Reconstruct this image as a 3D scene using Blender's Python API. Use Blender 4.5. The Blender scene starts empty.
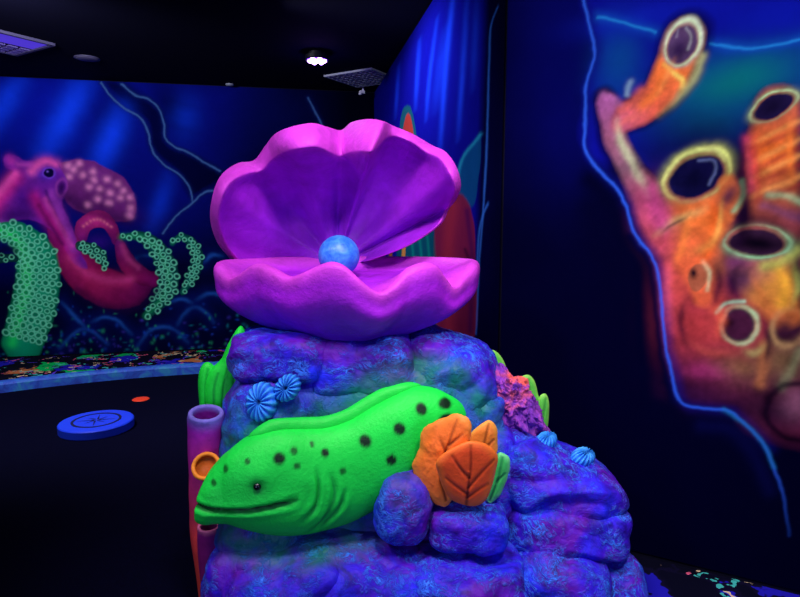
import bpy, math, random
import numpy as np
from mathutils import Vector, noise as mnoise

random.seed(7)
rng = np.random.default_rng(7)
scene = bpy.context.scene
COL = scene.collection

# ------------------------------------------------------------------ camera frame
F = 600.0
CAMZ = 1.5
PITCH = math.atan(77.5 / F)
CP, SP = math.cos(PITCH), math.sin(PITCH)


def ray(u, v):
    y = (298.5 - v) / F
    return np.array([(u - 400) / F, CP + y * SP, -SP + y * CP])


def at(u, v, Y):
    """world point seen at (u, v) standing Y metres into the room"""
    d = ray(u, v)
    return d * (Y / d[1]) + np.array([0, 0, CAMZ])


def atz(u, v, z):
    d = ray(u, v)
    return d * ((z - CAMZ) / d[2]) + np.array([0, 0, CAMZ])


def px(Y):
    return Y / F          # metres per pixel at distance Y


def lin(r, g, b):
    c = np.array([r, g, b], float) / 255.0
    return np.where(c <= 0.04045, c / 12.92, ((c + 0.055) / 1.055) ** 2.4)


# ------------------------------------------------------------------ object helpers
def mesh(name, verts, faces, mat=None, parent=None, paint=None, smooth=True):
    me = bpy.data.meshes.new(name)
    verts = np.asarray(verts, float)
    me.from_pydata(verts.tolist(), [], [tuple(int(i) for i in f) for f in faces])
    me.update()
    if paint is not None:
        a = me.color_attributes.new('paint', 'FLOAT_COLOR', 'POINT')
        p = np.ones((len(verts), 4), np.float32)
        p[:, :paint.shape[1]] = paint
        a.data.foreach_set('color', p.ravel())
    if smooth:
        me.polygons.foreach_set('use_smooth', [True] * len(me.polygons))
    o = bpy.data.objects.new(name, me)
    COL.objects.link(o)
    if mat:
        me.materials.append(mat)
    if parent:
        o.parent = parent
        o.matrix_parent_inverse = parent_inv(parent)
    return o


def parent_inv(p):
    from mathutils import Matrix
    m = Matrix.Identity(4)
    q = p
    while q is not None:
        m = Matrix.Translation(q.location) @ m if q.type == 'EMPTY' else m
        q = q.parent
    return m.inverted()


def thing(name, label, cat, loc, group=None):
    o = bpy.data.objects.new(name, None)
    o.empty_display_size = 0.1
    o.location = tuple(float(x) for x in loc)
    COL.objects.link(o)
    return tag(o, label, cat, group)


def tag(o, label, cat, group=None):
    o['label'] = label
    o['category'] = cat
    if group:
        o['group'] = group
    return o


def struct(o):
    o['kind'] = 'structure'
    return o


def grid_faces(n, m, wrap_n=False, wrap_m=False, off=0):
    f = []
    for i in range(n if wrap_n else n - 1):
        for j in range(m if wrap_m else m - 1):
            a = i * m + j
            b = i * m + (j + 1) % m
            c = ((i + 1) % n) * m + (j + 1) % m
            d = ((i + 1) % n) * m + j
            f.append((a + off, b + off, c + off, d + off))
    return f


def box(cx, cy, cz, sx, sy, sz, rot=0.0):
    c, s = math.cos(rot), math.sin(rot)
    v = []
    for dx, dy, dz in [(-1, -1, -1), (1, -1, -1), (1, 1, -1), (-1, 1, -1), (-1, -1, 1), (1, -1, 1), (1, 1, 1), (-1, 1, 1)]:
        x, y = dx * sx / 2, dy * sy / 2
        v.append((cx + x * c - y * s, cy + x * s + y * c, cz + dz * sz / 2))
    f = [(3, 2, 1, 0), (4, 5, 6, 7), (0, 1, 5, 4), (1, 2, 6, 5), (2, 3, 7, 6), (3, 0, 4, 7)]
    return v, f


def join(parts):
    V, Fc = [], []
    for v, f in parts:
        o = len(V)
        V += [tuple(p) for p in v]
        Fc += [tuple(i + o for i in q) for q in f]
    return V, Fc


def cyl(cx, cy, z0, z1, r, n=40, r1=None):
    r1 = r if r1 is None else r1
    a = np.arange(n) * 2 * math.pi / n
    v = [(cx + r * math.cos(t), cy + r * math.sin(t), z0) for t in a] + [(cx + r1 * math.cos(t), cy + r1 * math.sin(t), z1) for t in a]
    f = [(i, (i + 1) % n, n + (i + 1) % n, n + i) for i in range(n)]
    f.append(tuple(reversed(range(n))))
    f.append(tuple(range(n, 2 * n)))
    return v, f


def lathe(cx, cy, prof, n=48):
    """closed surface of revolution about a vertical axis: prof = [(r, z)...]"""
    V = []
    for r, z in prof:
        for k in range(n):
            t = 2 * math.pi * k / n
            V.append((cx + r * math.cos(t), cy + r * math.sin(t), z))
    return V, grid_faces(len(prof), n, False, True)


def spline(P, n, closed=False):
    """Catmull-Rom through the rows of P, n samples, by chord length"""
    P = np.asarray(P, float)
    if closed:
        Q = np.vstack([P[-1], P, P[0], P[1]])
    else:
        Q = np.vstack([2 * P[0] - P[1], P, 2 * P[-1] - P[-2]])
    segs = len(Q) - 3
    T = np.linspace(0, segs, n, endpoint=not closed)
    out = []
    for t in T:
        i = min(int(t), segs - 1)
        x = t - i
        a, b, c, d = Q[i], Q[i + 1], Q[i + 2], Q[i + 3]
        out.append(0.5 * (2 * b + (c - a) * x + (2 * a - 5 * b + 4 * c - d) * x * x + (3 * b - a - 3 * c + d) * x ** 3))
    return np.array(out)


def fbm(p, scale, octaves=4):
    return mnoise.fractal(Vector((p[0] * scale, p[1] * scale, p[2] * scale)), 0.9, 2.1, octaves)


def seg_dist(P, line):
    """distance of points P (n x 2) to a polyline, and the position along it 0..1"""
    L = np.asarray(line, float)
    best = np.full(len(P), 1e9)
    par = np.zeros(len(P))
    n = len(L) - 1
    for i in range(n):
        a, b = L[i], L[i + 1]
        d = b - a
        t = np.clip(((P - a) @ d) / max(d @ d, 1e-12), 0, 1)
        q = np.linalg.norm(P - (a + t[:, None] * d), axis=1)
        m = q < best
        best[m] = q[m]
        par[m] = (i + t[m]) / n
    return best, par


def in_poly(P, poly):
    x, y = P[:, 0], P[:, 1]
    ins = np.zeros(len(P), bool)
    n = len(poly)
    j = n - 1
    for i in range(n):
        xi, yi = poly[i]
        xj, yj = poly[j]
        c = ((yi > y) != (yj > y)) & (x < (xj - xi) * (y - yi) / ((yj - yi) + 1e-12) + xi)
        ins ^= c
        j = i
    return ins


# ------------------------------------------------------------------ materials
def new_mat(name):
    m = bpy.data.materials.new(name)
    m.use_nodes = True
    return m, m.node_tree.nodes, m.node_tree.links, m.node_tree.nodes['Principled BSDF']


def plain(name, col, rough=0.6, metallic=0.0, spec=0.3, emit=None, strength=0):
    m, n, l, b = new_mat(name)
    b.inputs['Base Color'].default_value = (*col, 1)
    b.inputs['Roughness'].default_value = rough
    b.inputs['Metallic'].default_value = metallic
    b.inputs['Specular IOR Level'].default_value = spec
    if emit is not None:
        b.inputs['Emission Color'].default_value = (*emit, 1)
        b.inputs['Emission Strength'].default_value = strength
    return m


def noise_node(n, l, scale, detail=5, rough=0.6, dist=0.0, coord='Object', tex=None):
    t = tex or n.new('ShaderNodeTexCoord')
    q = n.new('ShaderNodeTexNoise')
    q.inputs['Scale'].default_value = scale
    q.inputs['Detail'].default_value = detail
    q.inputs['Roughness'].default_value = rough
    q.inputs['Distortion'].default_value = dist
    l.new(t.outputs[coord], q.inputs['Vector'])
    return q


def ramp(n, l, fac, stops):
    r = n.new('ShaderNodeValToRGB')
    e = r.color_ramp.elements
    e[0].position, e[0].color = stops[0][0], (*stops[0][1], 1)
    e[1].position, e[1].color = stops[-1][0], (*stops[-1][1], 1)
    for p, c in stops[1:-1]:
        k = e.new(p)
        k.color = (*c, 1)
    l.new(fac, r.inputs['Fac'])
    return r


def mix(n, l, fac, a, b, mode='MIX'):
    x = n.new('ShaderNodeMix')
    x.data_type = 'RGBA'
    x.blend_type = mode
    if isinstance(fac, (int, float)):
        x.inputs[0].default_value = fac
    else:
        l.new(fac, x.inputs[0])
    for s, k in ((a, 6), (b, 7)):
        if isinstance(s, tuple):
            x.inputs[k].default_value = (*s, 1)
        else:
            l.new(s, x.inputs[k])
    return x.outputs[2]


def bump(n, l, b, height, strength=0.3, dist=0.02):
    u = n.new('ShaderNodeBump')
    u.inputs['Strength'].default_value = strength
    u.inputs['Distance'].default_value = dist
    l.new(height, u.inputs['Height'])
    l.new(u.outputs['Normal'], b.inputs['Normal'])


def painted(name, rough=0.6, spec=0.2, mottle=0.15, bump_s=0.25, bscale=60, mscale=8):
    """paint stored on the mesh's points, with a little procedural mottling and grain"""
    m, n, l, b = new_mat(name)
    a = n.new('ShaderNodeAttribute')
    a.attribute_name = 'paint'
    t = n.new('ShaderNodeTexCoord')
    q = noise_node(n, l, mscale, 6, 0.65, 0.4, tex=t)
    r = ramp(n, l, q.outputs['Fac'], [(0.25, (1 - mottle * 2,) * 3), (0.75, (1 + mottle,) * 3)])
    l.new(mix(n, l, 1.0, a.outputs['Color'], r.outputs['Color'], 'MULTIPLY'), b.inputs['Base Color'])
    b.inputs['Roughness'].default_value = rough
    b.inputs['Specular IOR Level'].default_value = spec
    if bump_s:
        g = noise_node(n, l, bscale, 4, 0.7, tex=t)
        bump(n, l, b, g.outputs['Fac'], bump_s, 0.01)
    return m


M_mural = painted('mural_paint', 0.85, 0.0, 0.05, 0.0)
M_clam = painted('shell_paint', 0.55, 0.2, 0.16, 0.4, 32, 9)
M_eel = painted('eel_paint', 0.5, 0.25, 0.08, 0.35, 70, 10)
M_leaf = painted('leaf_paint', 0.5, 0.25, 0.11, 0.25, 60, 18)
M_tube = painted('tube_paint', 0.55, 0.2, 0.15, 0.3, 40, 12)
M_black = plain('black_plastic', (0.004, 0.004, 0.008), 0.5)
M_wall = plain('dark_wall', (0.002, 0.002, 0.010), 0.85, spec=0.1)

# ceiling: black lay-in tiles
m, n, l, b = new_mat('black_ceiling_tile')
q = noise_node(n, l, 90, 3)
r = ramp(n, l, q.outputs['Fac'], [(0.3, (0.0006, 0.0006, 0.008)), (0.8, (0.0014, 0.0014, 0.016))])
l.new(r.outputs['Color'], b.inputs['Base Color'])
b.inputs['Roughness'].default_value = 0.95
b.inputs['Specular IOR Level'].default_value = 0.05
M_ceil = m

# rock: blue and violet paint, dry brushed with lighter blue on a carved surface
m, n, l, b = new_mat('rock_paint')
t = n.new('ShaderNodeTexCoord')
big = noise_node(n, l, 3.6, 4, 0.6, 0.6, tex=t)
base = ramp(n, l, big.outputs['Fac'], [(0.38, tuple(lin(92, 14, 160))), (0.52, tuple(lin(58, 22, 200))), (0.68, tuple(lin(28, 44, 235)))])
warp = noise_node(n, l, 5.0, 3, 0.6, 0.0, tex=t)
mp = n.new('ShaderNodeVectorMath')
mp.operation = 'MULTIPLY_ADD'
l.new(warp.outputs['Color'], mp.inputs[0])
mp.inputs[1].default_value = (0.30, 0.30, 0.30)
l.new(t.outputs['Object'], mp.inputs[2])
sc = n.new('ShaderNodeVectorMath')
sc.operation = 'MULTIPLY'
l.new(mp.outputs[0], sc.inputs[0])
sc.inputs[1].default_value = (1.0, 1.0, 2.4)
def band(scale, detail, width, rough=0.6):
    # thin brushed lines where a noise field crosses its middle
    q = n.new('ShaderNodeTexNoise')
    q.inputs['Scale'].default_value = scale
    q.inputs['Detail'].default_value = detail
    q.inputs['Roughness'].default_value = rough
    l.new(sc.outputs[0], q.inputs['Vector'])
    return q, ramp(n, l, q.outputs['Fac'], [(0.5 - width, (0, 0, 0)), (0.5, (1, 1, 1)), (0.5 + width, (0, 0, 0))])


gate = noise_node(n, l, 7.5, 4, 0.65, 0.4, tex=t)
gr = ramp(n, l, gate.outputs['Fac'], [(0.45, (0, 0, 0)), (0.62, (1, 1, 1))])
qa, la = band(8, 6, 0.030, 0.62)
qb, lb = band(20, 5, 0.050, 0.62)
fine = qa
gm = n.new('ShaderNodeMath')
gm.operation = 'MULTIPLY'
l.new(mix(n, l, 1.0, la.outputs['Color'], lb.outputs['Color'], 'ADD'), gm.inputs[0])
l.new(gr.outputs['Color'], gm.inputs[1])
gm.use_clamp = True
half = n.new('ShaderNodeMath')
half.operation = 'MULTIPLY'
half.inputs[1].default_value = 0.95
l.new(gm.outputs[0], half.inputs[0])
pat = noise_node(n, l, 12, 6, 0.7, 0.8, tex=t)
pr = ramp(n, l, pat.outputs['Fac'], [(0.34, (0.34, 0.28, 0.34)), (0.5, (0.85, 0.85, 0.88)), (0.70, (1.25, 1.3, 1.2))])
c0 = mix(n, l, 1.0, base.outputs['Color'], pr.outputs['Color'], 'MULTIPLY')
c1 = mix(n, l, half.outputs[0], c0, tuple(lin(56, 132, 255)))
a = n.new('ShaderNodeAttribute')
a.attribute_name = 'paint'
c2 = mix(n, l, a.outputs['Alpha'], c1, a.outputs['Color'])
l.new(c2, b.inputs['Base Color'])
b.inputs['Roughness'].default_value = 0.55
b.inputs['Specular IOR Level'].default_value = 0.25
hh = n.new('ShaderNodeMath')
hh.operation = 'ADD'
l.new(qa.outputs['Fac'], hh.inputs[0])
l.new(gm.outputs[0], hh.inputs[1])
bump(n, l, b, hh.outputs[0], 0.6, 0.014)
M_rock = m

# rough coral: violet with red-orange ridges
m, n, l, b = new_mat('rough_coral_paint')
t = n.new('ShaderNodeTexCoord')
q1 = noise_node(n, l, 22, 6, 0.7, 1.2, tex=t)
q2 = noise_node(n, l, 7, 3, 0.6, 0.5, tex=t)
c1 = ramp(n, l, q1.outputs['Fac'], [(0.3, (0.10, 0.012, 0.40)), (0.5, (0.26, 0.03, 0.50)), (0.72, (0.55, 0.08, 0.50))])
f2 = ramp(n, l, q2.outputs['Fac'], [(0.46, (0, 0, 0)), (0.62, (1, 1, 1))])
a = n.new('ShaderNodeAttribute')
a.attribute_name = 'paint'
mm = n.new('ShaderNodeMath')
mm.operation = 'MULTIPLY'
l.new(f2.outputs['Color'], mm.inputs[0])
l.new(a.outputs['Alpha'], mm.inputs[1])
l.new(mix(n, l, mm.outputs[0], c1.outputs['Color'], (1.0, 0.13, 0.10)), b.inputs['Base Color'])
b.inputs['Roughness'].default_value = 0.6
bump(n, l, b, q1.outputs['Fac'], 0.8, 0.03)
M_coral = m

# carpet: black with scattered glowing squiggles and patches
m, n, l, b = new_mat('neon_carpet')
t = n.new('ShaderNodeTexCoord')
w = noise_node(n, l, 5.0, 3, 0.6, 0.0, tex=t)
va = n.new('ShaderNodeVectorMath')
va.operation = 'MULTIPLY_ADD'
l.new(w.outputs['Color'], va.inputs[0])
va.inputs[1].default_value = (0.55, 0.55, 0)
l.new(t.outputs['Object'], va.inputs[2])


def vor(scale, feature='F1'):
    v = n.new('ShaderNodeTexVoronoi')
    v.voronoi_dimensions = '2D'
    v.feature = feature
    v.inputs['Scale'].default_value = scale
    l.new(va.outputs[0], v.inputs['Vector'])
    return v


v1 = vor(5.2)
edge = vor(5.2, 'DISTANCE_TO_EDGE')
hs = n.new('ShaderNodeSeparateColor')
l.new(v1.outputs['Color'], hs.inputs[0])
pal = ramp(n, l, hs.outputs[0], [(0.0, (0.002, 0.002, 0.010)), (0.28, (0.0, 0.44, 0.09)), (0.42, (0.002, 0.002, 0.010)), (0.47, (0.5, 0.15, 0.05)),
                               (0.50, (0.002, 0.002, 0.012)), (0.58, (0.014, 0.010, 0.42)), (0.76, (0.002, 0.002, 0.012))])
pal.color_ramp.interpolation = 'CONSTANT'
bl = ramp(n, l, edge.outputs['Distance'], [(0.06, (0, 0, 0)), (0.09, (1, 1, 1))])
c = mix(n, l, bl.outputs['Color'], (0.004, 0.003, 0.02), pal.outputs['Color'])
v2 = vor(17)
hs2 = n.new('ShaderNodeSeparateColor')
l.new(v2.outputs['Color'], hs2.inputs[0])
pal2 = ramp(n, l, hs2.outputs[0], [(0.0, (0.7, 0.5, 0.30)), (0.3, (0.05, 0.45, 0.40)), (0.55, (0.10, 0.04, 0.6)), (0.8, (0.7, 0.1, 0.2))])
pal2.color_ramp.interpolation = 'CONSTANT'
dot = n.new('ShaderNodeMath')
dot.operation = 'LESS_THAN'
l.new(v2.outputs['Distance'], dot.inputs[0])
dot.inputs[1].default_value = 0.36
sel = n.new('ShaderNodeMath')
sel.operation = 'GREATER_THAN'
l.new(hs2.outputs[1], sel.inputs[0])
sel.inputs[1].default_value = 0.74
both = n.new('ShaderNodeMath')
both.operation = 'MULTIPLY'
l.new(dot.outputs[0], both.inputs[0])
l.new(sel.outputs[0], both.inputs[1])
c = mix(n, l, both.outputs[0], c, pal2.outputs['Color'])
l.new(c, b.inputs['Base Color'])
b.inputs['Roughness'].default_value = 0.95
b.inputs['Specular IOR Level'].default_value = 0.05
M_carpet = m

m, n, l, b = new_mat('black_turf')
q = noise_node(n, l, 140, 3)
r = ramp(n, l, q.outputs['Fac'], [(0.3, (0.0002, 0.0002, 0.005)), (0.7, (0.0006, 0.0006, 0.013))])
l.new(r.outputs['Color'], b.inputs['Base Color'])
b.inputs['Roughness'].default_value = 0.95
b.inputs['Specular IOR Level'].default_value = 0.05
bump(n, l, b, q.outputs['Fac'], 0.3, 0.005)
M_turf = m

m, n, l, b = new_mat('kerb_paint')
q = noise_node(n, l, 7, 6, 0.7, 0.6)
r = ramp(n, l, q.outputs['Fac'], [(0.32, (0.008, 0.025, 0.30)), (0.5, (0.015, 0.09, 0.55)), (0.68, (0.02, 0.26, 0.45))])
l.new(r.outputs['Color'], b.inputs['Base Color'])
b.inputs['Roughness'].default_value = 0.7
bump(n, l, b, q.outputs['Fac'], 0.4, 0.02)
M_kerb = m

# ------------------------------------------------------------------ room
H = 3.0
A = np.array([-6.0, 6.12])      # far left corner
B = np.array([-0.30, 7.30])     # far corner behind the clam
C_ = np.array([0.485, 2.865])   # outer corner on the right
D_ = np.array([3.35, 1.31])     # right, out of the frame


def slab_wall(name, p, q, outward, e0=0.05, e1=0.05):
    d = (q - p) / np.linalg.norm(q - p)
    p, q = p - d * e0, q + d * e1
    d = q - p
    L = np.linalg.norm(d)
    c = (p + q) / 2 + outward * 0.06
    v, f = box(c[0], c[1], H / 2, L, 0.12, H, math.atan2(d[1], d[0]))
    return struct(mesh(name, v, f, M_wall, smooth=False))


def outn(p, q):
    d = (q - p) / np.linalg.norm(q - p)
    return np.array([-d[1], d[0]])      # left of the direction


slab_wall('wall_back', A, B, outn(A, B))
slab_wall('wall_right_far', B, C_, outn(B, C_), 0.05, 0.0)
slab_wall('wall_right', C_, D_, outn(C_, D_), 0.0, 0.05)
slab_wall('wall_left', np.array([-6.0, -1.5]), A, np.array([-1.0, 0]))
v, f = box(-1.0, 3.0, -0.05, 11.0, 10.0, 0.1)
struct(mesh('floor', v, f, M_carpet, smooth=False))
v, f = box(-1.0, 3.0, H + 0.05, 11.0, 10.0, 0.1)
struct(mesh('ceiling', v, f, M_ceil, smooth=False))

# playing surface of black turf inside a blue painted kerb
kerb_line = spline([(-5.9, 1.2), (-5.55, 2.5), (-4.75, 3.9), (-3.75, 4.98), (-2.9, 5.52), (-2.0, 5.84), (-1.25, 5.92), (-0.65, 5.70), (-0.33, 5.1), (-0.25, 4.3), (-0.28, 3.6), (-0.35, 3.1)], 160)
poly = [(x, y, 0.004) for x, y in kerb_line] + [(-0.35, 0.2, 0.004), (-5.9, 0.2, 0.004)]
struct(mesh('trim_turf', poly, [tuple(reversed(range(len(poly))))], M_turf, smooth=False))
tg = np.gradient(kerb_line, axis=0)
tg /= np.linalg.norm(tg, axis=1)[:, None]
nr = np.stack([-tg[:, 1], tg[:, 0]], 1)     # outwards
prof = [(-0.06, 0.0), (-0.06, 0.075), (-0.05, 0.09), (-0.035, 0.097), (0.035, 0.097), (0.05, 0.09), (0.06, 0.075), (0.06, 0.0)]
V = []
for p, nn in zip(kerb_line, nr):
    for o_, z in prof:
        V.append((p[0] + nn[0] * o_, p[1] + nn[1] * o_, z))
fc = grid_faces(len(kerb_line), len(prof))
struct(mesh('trim_kerb', V, fc, M_kerb, smooth=False))

# ------------------------------------------------------------------ murals
def vnoise(P, freq, seed, octaves=3):
    out = np.zeros(len(P))
    amp, tot = 1.0, 0.0
    for o in range(octaves):
        g = np.random.default_rng(seed + o).uniform(-1, 1, (128, 128))
        q = P * freq + 17.3 * o
        i = np.floor(q).astype(int)
        f = q - i
        f = f * f * (3 - 2 * f)
        a, b = i[:, 0] % 128, i[:, 1] % 128
        a1, b1 = (a + 1) % 128, (b + 1) % 128
        out += amp * ((g[a, b] * (1 - f[:, 0]) + g[a1, b] * f[:, 0]) * (1 - f[:, 1]) + (g[a, b1] * (1 - f[:, 0]) + g[a1, b1] * f[:, 0]) * f[:, 1])
        tot += amp
        amp *= 0.5
        freq *= 2
    return out / tot


class Mural:
    """airbrush painting on a wall, worked out in metres along the wall and above the floor"""

    def __init__(self, p, q, inward, s0, s1, step, warp=0.0):
        self.p = p
        self.d = (q - p) / np.linalg.norm(q - p)
        self.n = inward
        self.s = np.arange(s0, s1, step)
        self.z = np.arange(0.02, H - 0.005, step)
        S, Z = np.meshgrid(self.s, self.z, indexing='ij')
        self.P = np.stack([S.ravel(), Z.ravel()], 1)
        self.P0 = self.P.copy()
        if warp:
            for sd, fr, am in ((11, 6, 1.0), (31, 26, .35)):
                self.P = self.P + warp * am * np.stack([vnoise(self.P0, fr, sd), vnoise(self.P0, fr, sd + 7)], 1)
        self.c = np.zeros((len(self.P), 3))
        self.lab = np.zeros(len(self.P), int)

    def uz(self, pt):
        """where a line of sight measured off the photograph meets this wall: (metres along, metres up)"""
        r = ray(*pt)
        nrm = np.array([self.n[0], self.n[1], 0])
        o = np.array([self.p[0], self.p[1], 0])
        t = (nrm @ (o - np.array([0, 0, CAMZ]))) / (nrm @ r)
        w = np.array([0, 0, CAMZ]) + r * t
        return np.array([(w[:2] - self.p) @ self.d, w[2]])

    def sc(self, pt):
        """metres on the wall for one photograph pixel near pt: along, up"""
        a = self.uz(pt)
        return abs(self.uz((pt[0] + 1, pt[1]))[0] - a[0]), abs(self.uz((pt[0], pt[1] + 1))[1] - a[1])

    def line(self, pts, n=None):
        q = np.array([self.uz(p) for p in pts])
        return spline(q, n or max(8, 6 * len(pts))) if len(pts) > 2 else q

    def near(self, L, pad):
        lo, hi = L.min(0) - pad, L.max(0) + pad
        return np.nonzero(((self.P >= lo) & (self.P <= hi)).all(1))[0]

    def over(self, idx, a, col):
        a = np.clip(a, 0, 1)[:, None]
        self.c[idx] = self.c[idx] * (1 - a) + np.asarray(col) * a

    def glow(self, pts, w, col, a=1.0, taper=None, add=False):
        L = self.line(pts)
        m = np.array(self.sc(pts[len(pts) // 2]))
        i = self.near(L, 3 * w * m.max())
        d, t = seg_dist(self.P[i] / m, L / m)
        k = a * np.exp(-(d / w) ** 2)
        if taper is not None:
            k = k * np.interp(t, np.linspace(0, 1, len(taper)), taper)
        if add:
            self.c[i] += k[:, None] * np.asarray(col)
        else:
            self.over(i, k, col)

    def stroke(self, pts, hw, cols, a=1.0, soft=0.12, lab=None, shade=0.35, edge=None):
        """tube-like brush mark with half widths hw (px) and colours blended along it"""
        L = self.line(pts)
        m = np.array(self.sc(pts[len(pts) // 2]))
        hwm = np.array(hw, float)
        i = self.near(L, hwm.max() * 1.3 * m.max())
        d, t = seg_dist(self.P[i] / m, L / m)
        h = np.interp(t, np.linspace(0, 1, len(hw)), hwm)
        q = d / h
        k = a * np.clip((1 - q) / soft, 0, 1)
        cols = np.array(cols, float)
        if cols.ndim == 1:
            cols = cols[None, :]
        x = np.linspace(0, 1, len(cols)) if len(cols) > 1 else np.array([0.0])
        col = np.stack([np.interp(t, x, cols[:, j]) for j in range(3)], 1)
        col = col * (1 - shade * np.clip(q, 0, 1)[:, None] ** 2)
        k = k[:, None]
        self.c[i] = self.c[i] * (1 - k) + col * k
        if lab:
            self.lab[i[(q < 1)]] = lab

    def blob(self, c, rx, ry, col, rot=0, a=1.0, hard=False, add=False, lab=None):
        o = self.uz(c)
        m = self.sc(c)
        R = max(rx * m[0], ry * m[1]) * (1.3 if hard else 3)
        i = self.near(o[None, :], R)
        e = (self.P[i] - o) / np.array(m)
        e[:, 0] *= np.sign(self.uz((c[0] + 1, c[1]))[0] - o[0])
        e[:, 1] *= -1
        cs, sn = math.cos(rot), math.sin(rot)
        x = (e[:, 0] * cs + e[:, 1] * sn) / rx
        y = (-e[:, 0] * sn + e[:, 1] * cs) / ry
        r = np.hypot(x, y)
        k = a * (np.clip((1 - r) / 0.15, 0, 1) if hard else np.exp(-r * r))
        if add:
            self.c[i] += k[:, None] * np.asarray(col)
        else:
            self.over(i, k, col)
        if lab:
            self.lab[i[r < 1]] = lab

    def ring(self, c, rx, ry, col, w=0.15, rot=0, a=1.0, arc=None):
        o = self.uz(c)
        m = self.sc(c)
        i = self.near(o[None, :], max(rx * m[0], ry * m[1]) * 1.8)
        e = (self.P[i] - o) / np.array(m)
        e[:, 0] *= np.sign(self.uz((c[0] + 1, c[1]))[0] - o[0])
        e[:, 1] *= -1
        cs, sn = math.cos(rot), math.sin(rot)
        x = (e[:, 0] * cs + e[:, 1] * sn) / rx
        y = (-e[:, 0] * sn + e[:, 1] * cs) / ry
        r = np.hypot(x, y)
        k = a * np.exp(-((r - 1) / w) ** 2)
        if arc is not None:
            k = k * (0.18 + 0.82 * (0.5 + 0.5 * np.cos(np.arctan2(y, x) - arc))) * np.clip(1 + .7 * vnoise(self.P0[i], 22, 3), .2, 1.2)
        self.over(i, k, col)

    def poly(self, pts, col, a=1.0, lab=None, soft=0.02):
        L = self.line(list(pts) + [pts[0]])
        i = self.near(L, soft)
        ins = in_poly(self.P[i], L)
        d, _ = seg_dist(self.P[i], L)
        k = a * np.where(ins, np.clip(0.5 + d / soft, 0, 1), np.clip(0.5 - d / soft, 0, 1))
        self.over(i, k, col)
        if lab:
            self.lab[i[ins]] = lab

    def mottle(self, freq, amt, seed=5, labs=None):
        k = vnoise(self.P0, freq, seed, 4)
        if labs is not None:
            k = np.where(np.isin(self.lab, labs), k, 0)
        self.c *= np.clip(1 + amt * k, 0.15, 2.5)[:, None]

    def build(self, name, label, parts, gain, dist=0.006):
        n, m_ = len(self.s), len(self.z)
        X = self.p + self.P0[:, :1] * self.d + self.n * dist
        W = np.column_stack([X, self.P0[:, 1]])
        col = np.clip(self.c, 0, None) * gain
        col = np.minimum(col, 0.95)
        I = np.arange(n * m_).reshape(n, m_)
        q = np.stack([I[:-1, :-1], I[1:, :-1], I[1:, 1:], I[:-1, 1:]], -1).reshape(-1, 4)
        fl = self.lab[q].max(1)
        root = None
        for k in [0] + sorted(parts):
            qq = q[fl == k] if k else q[~np.isin(fl, list(parts))]
            if not len(qq):
                continue
            used, inv = np.unique(qq, return_inverse=True)
            inv = inv.reshape(-1, 4)
            o = mesh(name if not k else parts[k], W[used], inv, M_mural, root, col[used])
            if not k:
                root = o
                tag(o, label, 'mural')
        return root


# --- octopus mural on the back wall
nb = -outn(A, B)
mu = Mural(A, B, nb, 0.15, np.linalg.norm(B - A) - 0.006, 0.0078, warp=0.014)
mu.c[:] = lin(3, 5, 42)
mu.poly([(-300, 50), (-60, 60), (240, 70), (225, 160), (200, 225), (60, 255), (-60, 260), (-300, 270)], lin(7, 14, 120), 0.75, soft=0.7)
mu.blob((60, 110), 95, 50, lin(9, 22, 165), a=0.8)
mu.blob((275, 115), 34, 40, lin(4, 10, 72), a=.7)
mu.poly([(100, 80), (125, 106), (146, 122), (152, 150), (180, 176), (192, 196), (215, 185), (222, 172), (190, 153), (167, 142), (162, 112), (122, 82)], lin(1, 2, 20), .85, soft=.1)
mu.blob((110, 120), 30, 40, lin(3, 5, 55), a=0.6)
mu.blob((172, 108), 18, 30, lin(2, 4, 40), rot=-0.5, a=0.75)
mu.poly([(330, 60), (420, 60), (420, 400), (340, 400)], lin(2, 3, 20), 1, soft=0.4)
for pts, w, a_ in [([(84, 82), (66, 115), (46, 150)], 13, .95), ([(20, 80), (6, 102), (-8, 128)], 11, .7), ([(122, 112), (110, 140), (98, 166)], 13, .9),
                   ([(168, 180), (160, 205), (152, 225)], 9, .4), ([(188, 105), (184, 130)], 14, .35), ([(-30, 90), (-70, 190)], 18, .7)]:
    mu.glow(pts, w, lin(16, 62, 235), a_, taper=[.5, 1, 1, .5])
G = lin(62, 100, 165)
for pts in ([(101, 83), (112, 97), (125, 108), (140, 117), (148, 132), (152, 150), (164, 165), (181, 176), (190, 188), (193, 203)],
            [(122, 84), (135, 95), (150, 100), (160, 110), (164, 125), (165, 138), (175, 147), (190, 153), (205, 163), (220, 171)],
            [(163, 233), (175, 217), (190, 206), (200, 196), (208, 191), (218, 192)], [(308, 98), (315, 112), (323, 128)]):
    mu.glow(pts, 3.0, lin(12, 26, 92), 0.5)
    mu.glow(pts, .9, G, 0.75)
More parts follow.
